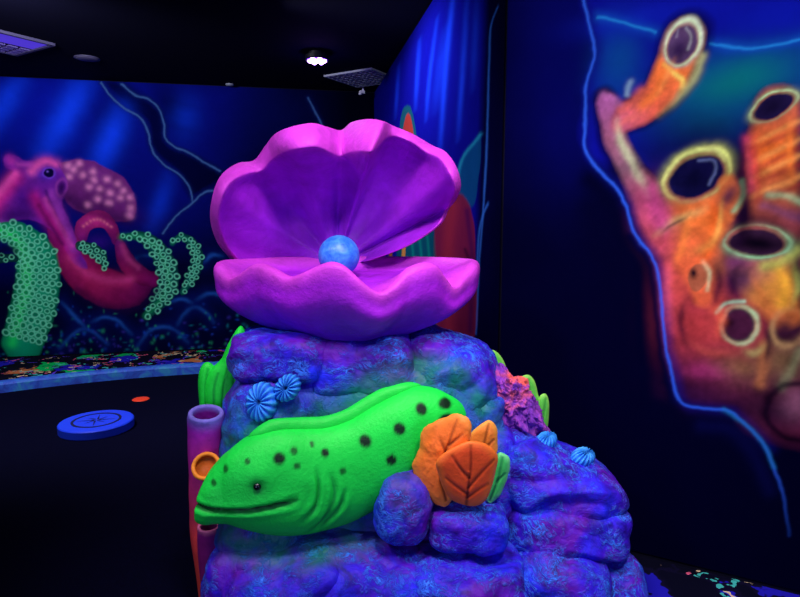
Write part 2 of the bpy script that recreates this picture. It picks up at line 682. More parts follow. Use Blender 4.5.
# rocks on the painted sea bed
for pts in ([(92, 322), (104, 317), (118, 321), (132, 334)], [(138, 346), (150, 331), (163, 326), (176, 330), (188, 342)],
            [(178, 324), (186, 312), (196, 307), (206, 312), (214, 322)], [(196, 300), (208, 294), (222, 295), (236, 305)],
            [(60, 348), (76, 332), (92, 331), (108, 344)], [(62, 302), (76, 318), (86, 328)], [(168, 302), (182, 299), (192, 303)],
            [(132, 262), (140, 256), (152, 256)], [(204, 262), (212, 255), (222, 256)]):
    mu.glow(pts, 9, lin(6, 18, 92), 0.6)
    mu.glow(pts, 2.0, lin(28, 78, 170), 0.75, taper=[.3, 1, 1, .3])
for _ in range(420):
    x = rng.uniform(-20, 330)
    y = 362 - abs(rng.normal(0, 26)) if x < 235 else rng.uniform(300, 360)
    colr = [lin(24, 70, 190), lin(20, 120, 150), lin(60, 50, 170), lin(40, 150, 110)][rng.integers(4)]
    mu.blob((x, y), rng.uniform(0.8, 2.2), rng.uniform(0.8, 2.0), colr, a=rng.uniform(.2, .6))
# octopus: mantle, arms, head
PUR, MAG, PNK = lin(104, 28, 150), lin(165, 22, 118), lin(222, 80, 165)
mu.poly([(60, 163), (72, 160), (90, 161), (108, 168), (124, 179), (133, 193), (137, 208), (132, 219), (120, 221), (100, 217), (80, 211), (66, 200)], lin(112, 38, 118), .95, lab=1)
mu.blob((95, 205), 38, 10, lin(62, 10, 78), rot=0.25, a=.6)
for x, y in [(65, 110), (135, 145), (45, 185), (100, 195), (150, 215), (185, 170), (215, 205), (200, 240), (90, 245), (145, 265), (250, 240), (255, 290), (15, 125), (70, 150), (248, 325), (40, 275), (-30, 95), (-55, 130), (-60, 75), (-5, 70)]:
    mu.blob((80 + x / 4.97, 150 + y / 4.97), 3.6, 3.4, lin(226, 130, 190), a=.75)
mu.stroke([(80, 240), (84, 226), (96, 219), (109, 223), (116, 240)], [7, 8, 9, 8, 5], [lin(120, 20, 110), lin(190, 40, 130), lin(110, 16, 90)], lab=1)
for k in range(9):
    mu.blob((84 + k * 3.4, 226 - 7 * math.sin(k / 8 * math.pi)), 1.6, 1.6, lin(240, 110, 150), a=.7)
mu.blob((98, 242), 12, 7, lin(40, 14, 120), a=.8)
mu.stroke([(54, 212), (64, 242), (82, 272), (108, 288), (134, 290), (154, 276)], [10, 15, 19, 21, 17, 5], [lin(120, 24, 130), lin(140, 20, 96), lin(150, 22, 84), lin(120, 16, 84), lin(90, 8, 80)], lab=1, shade=.5)
mu.stroke([(152, 280), (137, 273), (125, 259), (119, 243)], [8, 10, 9, 5], [lin(110, 12, 84), lin(140, 20, 84), lin(110, 22, 110)], lab=1, shade=.5)
mu.glow([(70, 262), (96, 280), (125, 282)], 8, lin(178, 34, 96), .5)
mu.blob((140, 256), 11, 12, lin(4, 14, 70), a=.9)
mu.stroke([(-190, 300), (-150, 250), (-100, 236), (-50, 236), (-10, 214), (10, 196)], [4, 9, 13, 16, 17, 12], [lin(100, 10, 84), lin(150, 22, 100), lin(130, 26, 140)], lab=1, shade=.5)
mu.poly([(-20, 232), (-8, 200), (5, 182), (13, 172), (6, 168), (4, 160), (8, 155), (16, 155), (24, 160), (36, 160), (46, 157), (55, 159), (60, 168), (66, 178), (67, 192), (62, 204), (70, 222), (78, 246), (88, 268), (74, 262), (60, 240), (48, 228), (30, 220), (10, 222)], PUR, .97, lab=1)
mu.glow([(-8, 212), (5, 192), (16, 178)], 8, lin(214, 40, 150), .85)
mu.blob((11, 161), 5, 5, lin(190, 50, 170), a=.8)
mu.glow([(32, 172), (38, 165), (47, 161), (56, 164)], 5, PNK, .85)
mu.glow([(34, 198), (44, 212), (56, 228), (72, 252)], 7, lin(190, 26, 130), .8)
mu.blob((24, 200), 9, 14, lin(60, 12, 130), a=.7)
mu.blob((16, 215), 16, 6, lin(36, 8, 90), a=.7)
mu.glow([(52, 194), (60, 212), (68, 232), (74, 250)], 4.5, lin(150, 52, 170), .8)
mu.glow([(46, 192), (56, 216), (66, 236)], 2, lin(40, 6, 90), .6)
mu.blob((47, 174), 9, 6.5, lin(70, 40, 190), rot=-.3, a=.85)
mu.blob((49, 173), 6, 4.8, lin(8, 6, 50), rot=-.3, a=1, hard=True)
mu.blob((47.5, 171.5), 1.2, 1, lin(120, 90, 220), a=.9)
mu.ring((49, 173), 6.5, 5.2, lin(110, 60, 200), .16, rot=-.3, a=.7)
mu.blob((62, 188), 4, 8, lin(28, 6, 62), rot=.25, a=.85)
mu.ring((62, 188), 5, 9, lin(150, 56, 160), .25, rot=.25, a=.6)


def suckers(mu, pts, hw, lab, base, lit, r, rows, side=0.0):
    mu.stroke(pts, hw, [base], lab=lab, shade=.55)
    if lit is not None:
        mu.glow([(x - hw[min(i, len(hw) - 1)] * side, y) for i, (x, y) in enumerate(pts)], np.mean(hw) * .38, lit, .8, taper=[.7, 1, 1, .8])
    L = spline(np.array(pts, float), 200)
    ds = np.r_[0, np.cumsum(np.linalg.norm(np.diff(L, axis=0), axis=1))]
    pos, k = r, 0
    while pos < ds[-1]:
        c = np.array([np.interp(pos, ds, L[:, 0]), np.interp(pos, ds, L[:, 1])])
        c2 = np.array([np.interp(pos + 1, ds, L[:, 0]), np.interp(pos + 1, ds, L[:, 1])])
        tn = (c2 - c) / (np.linalg.norm(c2 - c) + 1e-9)
        nn = np.array([-tn[1], tn[0]])
        h = np.interp(pos / ds[-1], np.linspace(0, 1, len(hw)), hw)
        nrow = max(1, int(2 * h / (2.45 * r)))
        for j in range(nrow):
            o = (j + .5 + (0.25 if k % 2 else -0.25)) / nrow * 2 - 1
            if abs(o) > 0.98:
                continue
            q = c + nn * h * o * .93 + rng.normal(0, .3, 2)
            rr = r * rng.uniform(.85, 1.12)
            mu.blob(q, rr * .8, rr * .8, base * .45, a=.7, hard=True)
            mu.ring(q, rr, rr * .92, lin(110, 225, 180), .27, a=.85)
        pos += 2.3 * r
        k += 1


GRN = lin(8, 150, 108)
LIT = lin(30, 235, 100)
suckers(mu, [(-70, 290), (-48, 262), (-20, 240), (2, 231), (20, 236), (36, 256), (38, 285), (31, 315), (23, 343)], [3, 6, 8, 9, 14, 22, 24, 24, 22], 2, GRN, LIT, 2.75, 6, .5)
suckers(mu, [(121, 237), (138, 236), (151, 242), (161, 254), (167, 269), (168, 284), (161, 300), (146, 316)], [2, 5, 8, 10.5, 11, 11, 9, 4], 3, lin(6, 72, 74), lin(24, 140, 80), 2.5, 3)
suckers(mu, [(172, 243), (181, 237), (191, 242), (197, 254), (196, 268), (190, 279), (182, 292)], [2, 4, 5.5, 6.5, 6.5, 6, 3], 4, lin(6, 66, 70), lin(16, 120, 90), 2.0, 2)
suckers(mu, [(80, 246), (92, 250), (101, 257), (105, 268)], [5, 7, 7, 2], 5, lin(8, 70, 64), None, 2.1, 3)
suckers(mu, [(-10, 259), (4, 258), (15, 258)], [5, 5, 4], 6, lin(6, 60, 60), None, 2.1, 2)
mu.glow([(14, 250), (6, 248), (0, 252)], 5, lin(6, 6, 40), .7)
for pts, w_, c_ in (([(70, 258), (86, 272), (108, 280), (132, 278)], 4, lin(214, 60, 140)), ([(122, 246), (127, 258), (138, 268)], 3, lin(190, 60, 130)), ([(-6, 200), (6, 184), (16, 174)], 4, lin(245, 90, 180)),
                    ([(46, 200), (58, 222), (72, 246)], 3, lin(220, 70, 170)), ([(18, 164), (30, 165)], 3, lin(200, 70, 180))):
    mu.glow(pts, w_, c_, .5)
for pts, w_ in (([(78, 290), (104, 306), (134, 308), (156, 290)], 5), ([(40, 206), (50, 224), (62, 244)], 3), ([(66, 196), (90, 212), (128, 220)], 5)):
    mu.glow(pts, w_, lin(30, 6, 60), .55)
mu.mottle(14, .26, 5, [1])
mu.build('octopus_mural', 'wide dark blue undersea mural with a pink octopus and green suckered arms', {1: 'octopus_body', 2: 'octopus_tentacle', 3: 'octopus_tentacle', 4: 'octopus_tentacle', 5: 'octopus_tentacle', 6: 'octopus_tentacle'}, 1.0)

# --- kelp mural on the receding wall behind the clam
ns = -outn(B, C_)
ms = Mural(B, C_, ns, 0.01, np.linalg.norm(C_ - B) - 0.003, 0.011, warp=0.01)
ms.c[:] = lin(3, 3, 44)
ms.poly([(372, 90), (420, 20), (455, -60), (494, -160), (486, 160), (470, 320), (384, 260)], lin(10, 10, 122), 1, soft=.35)
ms.blob((440, 60), 24, 70, lin(14, 18, 160), a=.6)
for pts, w, a_ in [([(455, -10), (447, 60), (441, 150)], 3, .8), ([(438, 18), (430, 80), (427, 120)], 2.2, .6), ([(420, 40), (416, 110)], 2.2, .5), ([(468, 0), (463, 80), (459, 140)], 3, .5),
                   ([(478, -5), (474, 90)], 3.5, .3), ([(399, 66), (396, 118)], 2, .4), ([(446, 30), (436, 110)], 5, .35)]:
    ms.glow(pts, w, lin(24, 62, 235), a_, taper=[.4, 1, 1, .3])
ms.poly([(487, 0), (505, -40), (512, 340), (476, 340)], lin(3, 3, 36), .9, soft=.12)
# red pointed sponge tip with green edge
ms.poly([(399, 140), (401, 120), (404, 109), (409, 106), (413, 112), (416, 128), (417, 150)], lin(18, 74, 84), .9, lab=1)
ms.poly([(402, 140), (405, 122), (409, 114), (413, 124), (414, 145)], lin(150, 44, 40), .95, lab=1)
# teal frond
ms.poly([(458, 205), (457, 178), (462, 160), (470, 148), (480, 136), (482, 148), (480, 175), (474, 205)], lin(8, 62, 112), .9, lab=2)
ms.glow([(458, 180), (463, 160), (471, 148), (481, 136)], 2, lin(30, 130, 170), .7)
# maroon tube sponge
ms.poly([(434, 340), (434, 250), (438, 215), (447, 198), (459, 194), (469, 202), (475, 225), (476, 260), (474, 340)], lin(104, 22, 58), .97, lab=3)
ms.glow([(450, 330), (449, 250), (453, 208)], 7, lin(140, 34, 58), .7)
ms.glow([(471, 330), (473, 260), (468, 210)], 3, lin(60, 10, 70), .7)
ms.glow([(466, 250), (470, 262), (474, 280)], 2, lin(40, 6, 44), .7)
# green growth and an orange stalk seen in the gap
ms.poly([(398, 340), (398, 238), (412, 232), (426, 226), (434, 222), (434, 340)], lin(6, 66, 84), .9, soft=.08, lab=4)
for x in (412, 420, 428):
    ms.glow([(x, 300), (x + 2, 262), (x, 236)], 1.5, lin(10, 110, 110), .7)
ms.stroke([(404, 330), (404, 262), (405, 240)], [2.2, 2.2, 1.8], [lin(170, 110, 60)], lab=5)
ms.stroke([(391, 330), (391, 262), (392, 244)], [2, 2, 1.5], [lin(130, 70, 50)], lab=5)
for pts in ([(499, 8), (492, 28), (490, 60), (489, 110), (487, 160), (484, 215), (480, 262), (477, 335)], [(489, 204), (484, 215), (480, 232), (478, 262)]):
    ms.glow(pts, 1.0, lin(44, 96, 190), .7)
ms.build('kelp_mural', 'tall blue mural with light rays and a maroon sponge behind the clam', {1: 'painted_sponge', 2: 'painted_frond', 3: 'painted_tube_sponge', 4: 'painted_growth', 5: 'painted_stalk'}, 1.0)

# --- coral mural on the near right wall
nn_ = -outn(C_, D_)
mr = Mural(C_, D_, nn_, 0.006, 2.45, 0.0050, warp=0.012)
mr.c[:] = lin(2, 2, 30)
LN = [(581, -30), (583, 0), (587, 15), (590, 30), (594, 50), (592, 65), (587, 85), (586, 110), (585, 145), (592, 160), (605, 175), (625, 200), (637, 235), (655, 262), (662, 295), (665, 330), (670, 370), (678, 400), (700, 407), (728, 412), (745, 425), (765, 447), (773, 470), (783, 500), (790, 535)]
mr.blob((560, 20), 60, 120, lin(6, 7, 92), a=.85)
mr.blob((575, 110), 34, 70, lin(5, 6, 84), a=.6)
mr.poly([(581, -60)] + LN[1:9] + [(640, 170), (1120, 200), (1120, -70)], lin(10, 12, 132), .95, soft=.05)
mr.blob((618, 62), 22, 36, lin(10, 66, 140), a=.85)
mr.blob((640, 20), 60, 14, lin(14, 30, 170), a=.6)
mr.blob((735, 84), 64, 28, lin(8, 104, 112), rot=-.15, a=.95)
mr.blob((705, 125), 46, 26, lin(6, 66, 100), a=.85)
mr.blob((780, 18), 60, 20, lin(10, 20, 150), a=.8)
mr.poly([(690, 150), (740, 135), (1120, 140), (1120, 260), (700, 260)], lin(10, 8, 44), .9, soft=.16)
mr.poly([(632, 150), (665, 128), (710, 132), (690, 175), (650, 195)], lin(8, 14, 72), .8, soft=.14)
for pts in ([(598, 18), (615, 20), (635, 25), (656, 33)], [(712, 45), (740, 49), (770, 48), (810, 40)]):
    mr.glow(pts, 6, lin(16, 70, 170), .55)
    mr.glow(pts, 1.5, lin(30, 120, 200), .85)
PK, YG, DK = lin(190, 62, 120), lin(196, 206, 120), lin(10, 4, 36)
# reef mass
mr.poly([(640, 205), (652, 245), (663, 290), (667, 335), (674, 375), (700, 396), (740, 404), (775, 436), (1120, 470), (1120, 140), (770, 160), (735, 175), (690, 190)], lin(84, 26, 52), .97, lab=1, soft=.09)
for c, rx, ry, col, a_ in [((660, 212), 18, 24, lin(170, 56, 100), .8), ((690, 235), 30, 24, lin(232, 112, 54), .85), ((722, 262), 22, 16, lin(196, 110, 60), .6), ((674, 285), 16, 44, lin(205, 66, 72), .85), ((700, 325), 34, 30, lin(178, 56, 56), .85),
                           ((714, 372), 30, 9, lin(170, 46, 112), .7), ((742, 368), 26, 15, lin(120, 84, 52), .8), ((782, 360), 20, 22, lin(120, 92, 56), .7), ((733, 292), 10, 24, lin(26, 8, 46), .8), ((688, 392), 34, 14, lin(46, 12, 50), .8),
                           ((775, 410), 44, 16, lin(34, 10, 40), .9), ((744, 214), 9, 34, lin(16, 6, 44), .85), ((722, 300), 10, 22, lin(200, 74, 56), .5), ((764, 395), 16, 26, lin(60, 24, 44), .5)]:
    mr.blob(c, rx, ry, col, a=a_, lab=1)
# dark halo, then the arm reaching up and its stem
mr.stroke([(604, 100), (612, 135), (628, 170), (648, 205), (664, 240)], [16, 18, 18, 24, 26], [DK], a=.8, soft=.4)
mr.stroke([(687, 38), (676, 70), (652, 104), (618, 122)], [30, 29, 25, 20], [DK], a=.85, soft=.35)
mr.stroke([(606, 104), (615, 135), (630, 168), (648, 200), (668, 240)], [12, 14, 14, 19, 24], [lin(170, 90, 150), lin(150, 84, 110), lin(126, 84, 100), lin(165, 66, 96), lin(200, 76, 90)], lab=2, soft=.45)
mr.stroke([(685, 40), (674, 70), (651, 104), (622, 122)], [23, 22, 19, 15], [lin(190, 130, 120), lin(244, 116, 56), lin(226, 94, 66), lin(186, 84, 110)], lab=2, soft=.35)
mr.glow([(617, 122), (622, 142), (632, 160), (640, 178), (650, 196)], 4, lin(186, 196, 146), .75, taper=[.3, 1, .9, .7, .2])
mr.glow([(627, 96), (628, 88), (630, 82)], 3, lin(140, 170, 190), .6)
mr.glow([(604, 96), (612, 100), (620, 108)], 4, lin(190, 110, 170), .5)
mr.glow([(703, 58), (694, 78), (676, 100), (660, 116)], 4.5, lin(196, 196, 130), .6, taper=[1, 1, .6, .2])
mr.glow([(666, 66), (674, 74), (682, 82), (680, 92)], 3, lin(244, 216, 100), .75, taper=[.6, 1, 1, .2])
mr.glow([(664, 74), (656, 92), (642, 106)], 6, lin(246, 120, 48), .7)
mr.glow([(640, 92), (632, 104), (620, 112)], 5, lin(226, 100, 80), .6)
mr.blob((684, 44), 20, 26, lin(160, 120, 116), rot=.28, a=.9, hard=True, lab=2)
mr.ring((684, 44), 18, 23, lin(205, 225, 195), .12, rot=.28, a=.95, arc=-1.2)
mr.ring((684, 44), 17, 22, lin(205, 225, 175), .06, rot=.28, a=.7)
mr.blob((684, 45), 15.5, 20.5, lin(84, 58, 96), rot=.28, a=1, hard=True, lab=2)
mr.blob((681, 50), 9, 12, lin(34, 14, 60), rot=.28, a=.85)
mr.glow([(688, 28), (693, 38), (690, 50)], 1.6, lin(160, 160, 165), .5)
mr.glow([(680, 30), (678, 38)], 1.4, lin(130, 120, 140), .5)


def tube_mouth(c, rx, ry, rot, inner, rim, lab, arc=-1.2):
    mr.blob(c, rx * 1.15, ry * 1.2, DK, rot=rot, a=.35)
    mr.blob(c, rx, ry, lin(150, 66, 66), rot=rot, a=.9, hard=True, lab=lab)
    mr.ring(c, rx * .92, ry * .9, rim * .6, .2, rot=rot, a=.6, arc=arc)
    mr.ring(c, rx * .9, ry * .88, rim, .075, rot=rot, a=1, arc=arc)
    mr.ring((c[0] + 1.5, c[1] + 1.5), rx * .78, ry * .72, rim * .35, .1, rot=rot, a=.6, arc=arc)
    mr.blob((c[0] - rx * .02, c[1] + ry * .06), rx * .8, ry * .76, inner, rot=rot, a=1, hard=True, lab=lab)
    mr.blob((c[0] - rx * .1, c[1] + ry * .1), rx * .5, ry * .5, inner * .3, rot=rot, a=.8)


mr.stroke([(700, 192), (702, 222), (690, 262), (676, 300)], [38, 34, 28, 20], [lin(226, 104, 50), lin(240, 116, 46), lin(206, 84, 60), lin(190, 66, 66)], a=.9, soft=.5, lab=3, shade=.35)
mr.glow([(656, 236), (668, 226), (684, 216), (706, 208)], 4, lin(214, 190, 110), .65, taper=[.2, 1, 1, .3])
mr.blob((678, 226), 14, 9, lin(180, 100, 60), a=.5)
mr.glow([(716, 210), (714, 236), (704, 258)], 7, lin(248, 104, 34), .8)
mr.glow([(690, 252), (706, 246), (718, 232)], 5, lin(236, 170, 80), .4)
mr.glow([(652, 192), (658, 210), (664, 224)], 9, lin(186, 66, 124), .75)
tube_mouth((696, 175), 37, 27, -.42, lin(16, 14, 60), lin(206, 214, 116), 3)
mr.glow([(698, 160), (712, 161), (714, 172), (708, 184)], 1.6, lin(100, 112, 160), .55)
mr.glow([(664, 184), (672, 166), (690, 152), (712, 150), (724, 160)], 2.6, lin(216, 226, 130), .6, taper=[.2, .8, 1, 1, .6])
mr.stroke([(726, 184), (734, 198), (728, 216)], [12, 14, 11], [lin(214, 106, 52)], a=.8, soft=.5, lab=3)
mr.blob((729, 196), 8, 13, lin(76, 34, 60), rot=.45, a=.9, lab=3)
mr.glow([(742, 182), (743, 196), (735, 212)], 3, lin(150, 196, 140), .75)
# right hand tube
mr.stroke([(778, 116), (772, 158), (770, 195), (776, 232)], [34, 34, 34, 34], [DK], a=.75, soft=.4)
mr.stroke([(778, 112), (773, 150), (772, 185), (778, 226)], [28, 29, 29, 30], [lin(214, 100, 70), lin(238, 108, 42), lin(190, 92, 56), lin(140, 60, 66)], lab=4, soft=.35, shade=.45)
for y in (132, 150, 165, 184):
    mr.glow([(750, y + 14), (770, y + 4), (800, y - 10)], 3, lin(248, 160, 84), .6, taper=[.2, 1, .8])
    mr.glow([(752, y + 20), (772, y + 11), (800, y - 2)], 2.6, lin(150, 40, 44), .5, taper=[.2, 1, .8])
mr.glow([(748, 140), (750, 165), (750, 190)], 5, lin(200, 60, 90), .6)
mr.glow([(768, 196), (784, 194), (802, 202)], 4, lin(150, 190, 140), .6)
mr.glow([(764, 206), (786, 212), (802, 216)], 5, lin(96, 60, 110), .5)
tube_mouth((774, 107), 28, 14, -.42, lin(30, 20, 62), lin(176, 206, 150), 4)
# squat tube
mr.stroke([(760, 252), (768, 288), (784, 322)], [42, 38, 26], [DK], a=.7, soft=.4)
mr.stroke([(758, 254), (768, 286), (784, 314)], [35, 31, 20], [lin(180, 86, 100), lin(214, 140, 56), lin(190, 100, 48)], lab=5, soft=.4)
mr.blob((744, 280), 16, 17, lin(36, 16, 70), a=.85)
mr.blob((738, 262), 12, 8, lin(110, 50, 110), a=.6)
mr.glow([(778, 268), (784, 284), (780, 304)], 7, lin(240, 170, 52), .8)
mr.glow([(764, 266), (780, 262), (794, 250)], 6, lin(196, 206, 96), .7)
tube_mouth((757, 242), 36, 18, -.02, lin(50, 26, 52), lin(150, 206, 150), 5, arc=1.2)
mr.blob((758, 244), 24, 6, lin(4, 2, 16), a=.85)
# small pores
mr.stroke([(688, 258), (700, 276), (704, 296)], [18, 20, 14], [lin(232, 104, 56)], a=.75, soft=.5, lab=6)
mr.blob((699, 277), 10, 15, lin(150, 84, 58), rot=.2, a=.85, hard=True, lab=6)
mr.blob((695, 273), 4, 5, lin(16, 4, 22), a=1)
mr.glow([(704, 260), (711, 272), (709, 290)], 2.4, lin(196, 204, 150), .75, taper=[.3, 1, .6])
mr.blob((740, 324), 26, 24, lin(200, 70, 66), a=.75, lab=6)
mr.blob((740, 325), 17, 18, lin(62, 22, 48), a=1, hard=True, lab=6)
mr.blob((730, 323), 6, 5, lin(10, 3, 16), a=.9)
mr.ring((740, 325), 18, 18.5, lin(170, 206, 150), .13, a=.9, arc=.2)
mr.glow([(718, 312), (730, 303), (746, 302)], 2, lin(150, 210, 170), .6)
mr.blob((784, 330), 12, 14, lin(46, 16, 40), a=.9)
mr.ring((788, 328), 16, 19, lin(190, 150, 96), .2, a=.6, arc=2)
mr.glow([(764, 346), (764, 366), (760, 384)], 6, lin(206, 124, 70), .5)
mr.glow([(800, 352), (790, 372), (780, 388)], 5, lin(120, 130, 90), .55)
mr.blob((797, 402), 16, 15, lin(140, 84, 110), a=.7, lab=1)
mr.ring((800, 412), 36, 28, lin(8, 2, 22), .14, a=.8)
for pts, w_, c_, a_ in [([(676, 60), (664, 84), (650, 102)], 3, lin(255, 150, 80), .5), ([(640, 116), (628, 120), (618, 128)], 4, lin(230, 110, 90), .5), ([(690, 208), (684, 240), (676, 266)], 4, lin(255, 140, 60), .5),
                        ([(722, 200), (720, 222), (712, 246)], 3, lin(250, 190, 90), .45), ([(672, 254), (668, 290), (672, 330)], 5, lin(226, 90, 110), .5), ([(704, 300), (722, 316), (718, 336)], 5, lin(230, 96, 60), .5),
                        ([(690, 340), (712, 352), (736, 352)], 4, lin(196, 80, 70), .5), ([(756, 130), (754, 160), (758, 200)], 4, lin(214, 60, 60), .5), ([(790, 120), (790, 150), (792, 180)], 4, lin(255, 130, 50), .5),
                        ([(792, 262), (796, 284), (790, 306)], 4, lin(170, 190, 90), .5), ([(752, 276), (762, 296), (776, 312)], 4, lin(220, 120, 60), .5), ([(744, 350), (756, 352), (768, 344)], 4, lin(196, 190, 110), .45)]:
    mr.glow(pts, w_, c_, a_, taper=[.2, 1, 1, .2])
for pts, w_ in (([(738, 150), (742, 180), (744, 232), (728, 262)], 6), ([(716, 262), (722, 284), (714, 310)], 4), ([(664, 232), (676, 222), (690, 214)], 2), ([(742, 262), (734, 280), (738, 300)], 5), ([(764, 322), (770, 344), (764, 372)], 4), ([(688, 296), (682, 320), (690, 350)], 4)):
    mr.glow(pts, w_, lin(24, 6, 34), .65, taper=[.2, 1, 1, .2])
# the reef goes on to the right
for c, rx, ry, rot in (((850, 190), 32, 24, .3), ((900, 330), 30, 26, -.3), ((960, 160), 36, 26, .2)):
    mr.stroke([(c[0], c[1] + 10), (c[0] + 6, c[1] + 60), (c[0] - 6, c[1] + 120)], [30, 30, 24], [lin(230, 108, 50), lin(200, 86, 60)], a=.9, soft=.5, lab=3)
    tube_mouth(c, rx, ry, rot, lin(20, 14, 58), lin(196, 210, 130), 3)
mr.mottle(22, .42, 5, [1, 2, 3, 4, 5, 6])
mr.mottle(60, .16, 9, [1, 2, 3, 4, 5, 6])
mr.poly([(690, 416), (730, 420), (770, 462), (1120, 500), (1120, 640), (500, 560)], lin(2, 2, 30), .75, soft=.08)
mr.glow([(x - 12 - .08 * (y - 160), y + 4) for x, y in LN[10:19]], 11, lin(2, 2, 30), 1)
mr.glow([(x - 6, y + 2) for x, y in LN[12:18]], 6, lin(2, 2, 30), .95)
mr.glow([(x - 30 - .08 * (y - 160), y + 10) for x, y in LN[11:19]], 16, lin(2, 2, 30), .9)
mr.glow([(x + 3, y) for x, y in LN[:-3]], 6, lin(12, 16, 110), .5)
mr.glow(LN, 1.5, lin(44, 92, 220), .8, taper=[1] * 9 + [.9, .8, .2])
mr.glow([(722, 410), (745, 425), (765, 447), (772, 466)], 2.4, lin(30, 120, 180), .5)
mr.glow([(700, 425), (730, 430), (752, 452), (768, 490)], 8, lin(8, 10, 66), .5)
mr.build('coral_mural', 'dark mural of orange tube coral with glowing green rims and a blue outline', {1: 'painted_reef', 2: 'painted_tube_coral', 3: 'painted_tube_coral', 4: 'painted_tube_coral', 5: 'painted_tube_coral', 6: 'painted_pore'}, 1.0)

# ------------------------------------------------------------------ rock formation
eel_pairs = [((202, 504), (200.5, 508), 1.990, 0.006), ((201.5, 500), (199, 511), 1.990, 0.020), ((202.5, 488), (198.5, 517), 1.990, 0.046), ((207, 475), (204, 521), 1.990, 0.066), ((216, 463), (217, 521), 1.995, 0.080), ((227, 452), (231, 522), 2.0, 0.090), ((241, 441), (249, 527), 2.0, 0.100),
             ((259, 432), (270, 531), 2.01, 0.107), ((279, 427), (296, 532), 2.03, 0.11), ((302, 426), (322, 528), 2.06, 0.11), ((325, 425), (349, 520), 2.08, 0.11), ((348, 418), (374, 507), 2.10, 0.11),
             ((370, 405), (394, 492), 2.12, 0.11), ((391, 394), (413, 477), 2.14, 0.107), ((412, 386), (431, 464), 2.16, 0.10), ((434, 387), (445, 452), 2.18, 0.09), ((450, 397), (455, 441), 2.22, 0.075), ((457, 409), (459, 433), 2.32, 0.05), ((460, 414), (461, 430), 2.40, 0.04)]
eel_line3 = np.array([at((a[0] + b_[0]) / 2, (a[1] + b_[1]) / 2, Y) for a, b_, Y, w in eel_pairs])

eel_half = np.array([np.linalg.norm(at(*a, Y) - at(*b_, Y)) / 2 for a, b_, Y, w in eel_pairs])
rock = thing('rock_formation', 'blue and violet sculpted boulder pile carrying the pink clam and green eel', 'rock', (0.05, 2.35, 0))
GREENTINT = lin(2, 122, 88)


def cube_sphere(n):
    V, Fc, idx = [], [], {}
    def vid(p):
        k = tuple(np.round(p, 6))
        if k not in idx:
            idx[k] = len(V)
            V.append(p)
        return idx[k]
    g = np.tan(np.linspace(-math.pi / 4, math.pi / 4, n + 1))
    for ax in range(3):
        for sg in (-1, 1):
            for i in range(n):
                for j in range(n):
                    q = []
                    for a_, b_ in ((i, j), (i + 1, j), (i + 1, j + 1), (i, j + 1)):
                        p = [0, 0, 0]
                        p[ax] = sg
                        p[(ax + 1) % 3] = g[a_]
                        p[(ax + 2) % 3] = g[b_]
                        q.append(vid(p))
                    Fc.append(q if sg > 0 else q[::-1])
    V = np.array(V, float)
    return V / np.linalg.norm(V, axis=1)[:, None], Fc


CS = {}


def boulder(name, u, v, Y, ru, rv, rd, e=3.2, rot=0.0, amp=0.10, seed=0, n=34, fl=2.2, ledge=0.0):
    if n not in CS:
        CS[n] = cube_sphere(n)
    S, Fc = CS[n]
    k = px(Y) * 1.0
    rad = np.array([ru * k, rd, rv * k])
    nrm = (np.abs(S) ** e).sum(1) ** (1 / e)
    P = S / nrm[:, None] * rad
    c, s = math.cos(rot), math.sin(rot)
    P = np.column_stack([P[:, 0] * c + P[:, 2] * s, P[:, 1], -P[:, 0] * s + P[:, 2] * c])
    o = at(u, v, Y)
    W = P + o
    size = min(rad[0], rad[2])
    for i in range(len(W)):
        w = W[i]
        q = (w[0] + seed * 1.7, w[1] - seed, w[2] + seed * .6)
        d = amp * 1.5 * fbm(q, fl / 0.5, 2) * size + 0.008 * fbm(q, 13, 4)
        # chiselled ledges running round the stone
        x = (w[2] + .22 * (w[0] - o[0]) * math.sin(seed)) * 13 + 2.2 * fbm(q, 3.2, 2)
        d += (0.006 + ledge) * (2 * abs((x % 2) - 1) - 1) * max(0, min(1, .5 + 1.5 * fbm(q, 4, 1)))
        W[i] = w + S[i] * d
    # green overspray around the eel
    dd = np.full(len(W), 9.0)
    for a_, b_, r0, r1 in zip(eel_line3[:-1], eel_line3[1:], eel_half[:-1], eel_half[1:]):
        ab = b_ - a_
        t = np.clip(((W - a_) @ ab) / (ab @ ab), 0, 1)
        dd = np.minimum(dd, np.linalg.norm(W - (a_ + t[:, None] * ab), axis=1) - (r0 + (r1 - r0) * t))
    al = np.clip(1.0 - (dd - 0.02) / 0.11, 0, 1) ** .7 * 0.95
    al *= np.array([0.7 + 0.7 * fbm(w, 12, 3) for w in W])
    if 9 <= seed <= 10:
        al *= 0.25
    paint = np.column_stack([np.tile(GREENTINT, (len(W), 1)), np.clip(al, 0, .85)])
    return mesh(name, W, Fc, M_rock, rock, paint)


